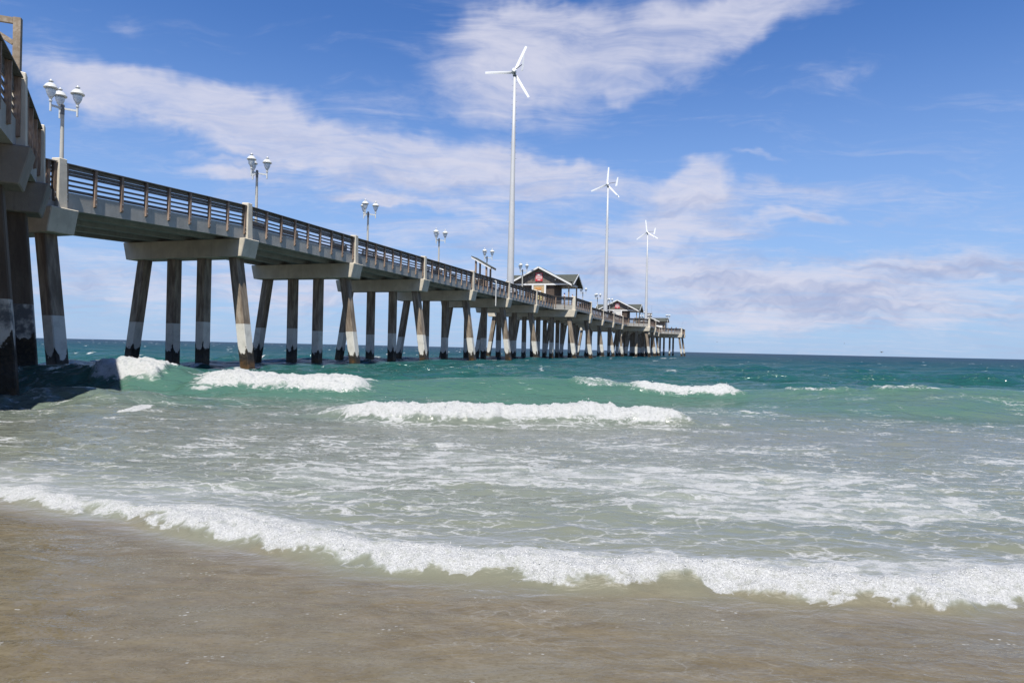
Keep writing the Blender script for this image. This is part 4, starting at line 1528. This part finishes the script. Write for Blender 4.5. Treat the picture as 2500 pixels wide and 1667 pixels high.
# ================================================================== people
def make_person(loc, rz, shirt, trousers, hair, label, hat=None, arms='rail'):
    me_ = bpy.data.meshes.new("body")
    J = {'pel': (0, 0, 0.95), 'ch': (0, 0.03, 1.30), 'nk': (0, 0.04, 1.48), 'hd': (0, 0.07, 1.60), 'ht': (0, 0.06, 1.72)}
    vs_ = [J['pel'], J['ch'], J['nk'], J['hd'], J['ht']]
    rad = [(0.15, 0.11), (0.16, 0.11), (0.055, 0.055), (0.085, 0.10), (0.06, 0.07)]
    ed = [(0, 1), (1, 2), (2, 3), (3, 4)]
    for s in (-1, 1):
        b = len(vs_)
        if arms == 'rail':
            arm = [(s * 0.17, 0.02, 1.42), (s * 0.23, 0.14, 1.20), (s * 0.16, 0.36, 1.13), (s * 0.14, 0.44, 1.13)]
        else:
            arm = [(s * 0.17, 0.02, 1.42), (s * 0.24, 0.0, 1.16), (s * 0.24, 0.06, 0.92), (s * 0.24, 0.08, 0.83)]
        vs_ += arm
        rad += [(0.06, 0.06), (0.045, 0.045), (0.035, 0.035), (0.03, 0.04)]
        ed += [(1, b), (b, b + 1), (b + 1, b + 2), (b + 2, b + 3)]
        b = len(vs_)
        vs_ += [(s * 0.09, 0, 0.86), (s * 0.11, 0.02, 0.48), (s * 0.11, -0.01, 0.09), (s * 0.12, 0.14, 0.05)]
        rad += [(0.085, 0.09), (0.062, 0.062), (0.045, 0.045), (0.04, 0.035)]
        ed += [(0, b), (b, b + 1), (b + 1, b + 2), (b + 2, b + 3)]
    me_.from_pydata(vs_, ed, [])
    me_.update()
    tmp = bpy.data.objects.new("tmp_body", me_)
    col.objects.link(tmp)
    tmp.modifiers.new("skin", 'SKIN')
    for i, r_ in enumerate(rad):
        me_.skin_vertices[0].data[i].radius = r_
        me_.skin_vertices[0].data[i].use_root = i == 0
    sub = tmp.modifiers.new("sub", 'SUBSURF')
    sub.levels = 1
    dg_ = bpy.context.evaluated_depsgraph_get()
    ev = bpy.data.meshes.new_from_object(tmp.evaluated_get(dg_))
    bpy.data.objects.remove(tmp)
    ev.materials.clear()
    ev.materials.append(M['skin'])
    ev.materials.append(mat("shirt", plain(shirt, 0.85, 0.2)))
    ev.materials.append(mat("trousers", plain(trousers, 0.85, 0.2)))
    ev.materials.append(mat("hair", plain(hat or hair, 0.8, 0.2)))
    for p in ev.polygons:
        c = p.center
        p.use_smooth = True
        if c.z > 1.66 or (c.z > 1.54 and c.y < 0.03):
            p.material_index = 3
        elif c.z > 1.47:
            p.material_index = 0
        elif abs(c.x) > 0.15 and c.y > 0.22:
            p.material_index = 0
        elif c.z > 0.93:
            p.material_index = 1
        elif c.z > 0.45:
            p.material_index = 2
    root = empty("person", loc, rz)
    ev.name = "body"
    place("body", ev, root)
    if hat:
        MB().lathe([(0.115, 1.655), (0.11, 1.70), (0.07, 1.755), (0.01, 1.765)], 14).build("cap", M_hat(hat), root, (0, 0.06, 0), smooth=True)
        MB().box((-0.08, 0.15, 1.655), (0.08, 0.27, 1.67)).build("cap_brim", M_hat(hat), root)
    tag(root, label, "person", "people on the pier")
    return root


_hats = {}


def M_hat(c):
    if c not in _hats:
        _hats[c] = mat("hat", plain(c, 0.8, 0.2))
    return _hats[c]


FACE = PROT + math.pi             # facing the near railing
e1 = EXT[7]
make_person(P(TB[7] - 0.45, -e1 + 1.6, DECK), FACE + 0.2, (0.75, 0.6, 0.5), (0.08, 0.08, 0.10), (0.03, 0.02, 0.015), "person in blue cap behind the railing beside the first pavilion", hat=(0.03, 0.09, 0.42))
make_person(P(TB[7] + 1.6, -e1 + 0.95, DECK), FACE - 0.2, (0.78, 0.76, 0.76), (0.10, 0.10, 0.14), (0.03, 0.015, 0.01), "dark-haired person in white shirt leaning on the railing beside the first pavilion")
make_person(P(82.5, 2.9, DECK), FACE, (0.72, 0.72, 0.72), (0.1, 0.1, 0.12), (0.20, 0.07, 0.035), "brown-haired person standing at the foot of the turbine before the first pavilion", arms='down')
make_person(P(TB[12] + 0.9, 0.95, DECK), FACE, (0.30, 0.09, 0.07), (0.05, 0.05, 0.07), (0.10, 0.03, 0.02), "person in dark red shirt at the railing before the middle pavilion")
tE = TB[19]
make_person(P(tE - 1.6, -2.6, DECK), FACE + 0.8, (0.10, 0.10, 0.13), (0.08, 0.08, 0.1), (0.02, 0.015, 0.01), "person in dark shirt at the pier head's slanted railing")
make_person(P(tE - 0.6, -3.9, DECK), FACE + 0.8, (0.20, 0.12, 0.10), (0.08, 0.08, 0.1), (0.05, 0.03, 0.02), "person in white hat at the pier head's slanted railing", hat=(0.75, 0.75, 0.74))
make_person(P(tE + 1.6, -EXT[19] + 0.95, DECK), FACE, (0.78, 0.78, 0.77), (0.10, 0.10, 0.14), (0.1, 0.06, 0.04), "person in white shirt with a fishing rod at the pier head corner")
rx, ry, _ = P(tE + 2.1, -EXT[19] + 0.45)
rod = MB().tube((rx, ry, DECK + 1.05), (rx + 0.5, ry - 0.4, DECK + 3.9), 0.016, 0.006, 6)
rodo = rod.build("fishing_rod", M['darkmetal'])
tag(rodo, "thin dark fishing rod standing up over the pier head railing", "fishing rod")
cx_, cy_, _ = P(tE - 3.6, -1.0)
cool = empty("cooler", (cx_, cy_, DECK), PROT)
MB().box((-0.5, -0.3, 0), (0.5, 0.3, 0.55)).build("tub", mat("cooler_blue", plain((0.05, 0.42, 0.55), 0.5)), cool, bevel=0.03)
MB().box((-0.52, -0.32, 0.552), (0.52, 0.32, 0.64)).build("lid", M['white'], cool, bevel=0.02)
tag(cool, "turquoise cooler with white lid behind the pier head's slanted railing", "cooler")

# ================================================================== gulls over the sea
def make_gull(loc, rz, span, bank, label):
    root = empty("gull", loc, rz)
    b = MB().lathe([(0.01, -0.24), (0.05, -0.14), (0.075, 0.0), (0.06, 0.12), (0.045, 0.2), (0.01, 0.27)], 8)
    b.v = [(x, z, y) for x, y, z in b.v]
    b.f = [tuple(reversed(q)) for q in b.f]
    b.build("body", M['gull'], root, smooth=True)
    for s in (-1, 1):
        m_ = MB()
        h = span / 2
        pts = [(s * 0.03, 0.10, 0.02), (s * h * 0.45, 0.16, 0.14 + bank), (s * h, -0.05, 0.05 + bank), (s * h * 0.45, -0.10, 0.13 + bank), (s * 0.03, -0.12, 0.02)]
        up = [(x, y, z + 0.02) for x, y, z in pts]
        f = [(0, 1, 3, 4), (1, 2, 3), (5, 9, 8, 6), (6, 8, 7), (0, 5, 6, 1), (1, 6, 7, 2), (2, 7, 8, 3), (3, 8, 9, 4), (4, 9, 5, 0)]
        m_.add(pts + up, f).build("wing", M['gullwing'], root)
    tag(root, label, "gull", "gulls flying low over the far sea")


for (px, py, d_, rz) in ((2152, 860, 150, 0.4), (2061, 838.5, 330, 1.0), (1803, 838.5, 330, 0.1), (1750, 835, 360, 0.8)):
    xx = px + (py - 833) * 0.0217
    make_gull(((xx - 1250) / FPX * d_, d_, EYE + (horizon(px) - py) / FPX * d_), rz, 1.25, 0.05, "small dark gull flying low over the far sea")
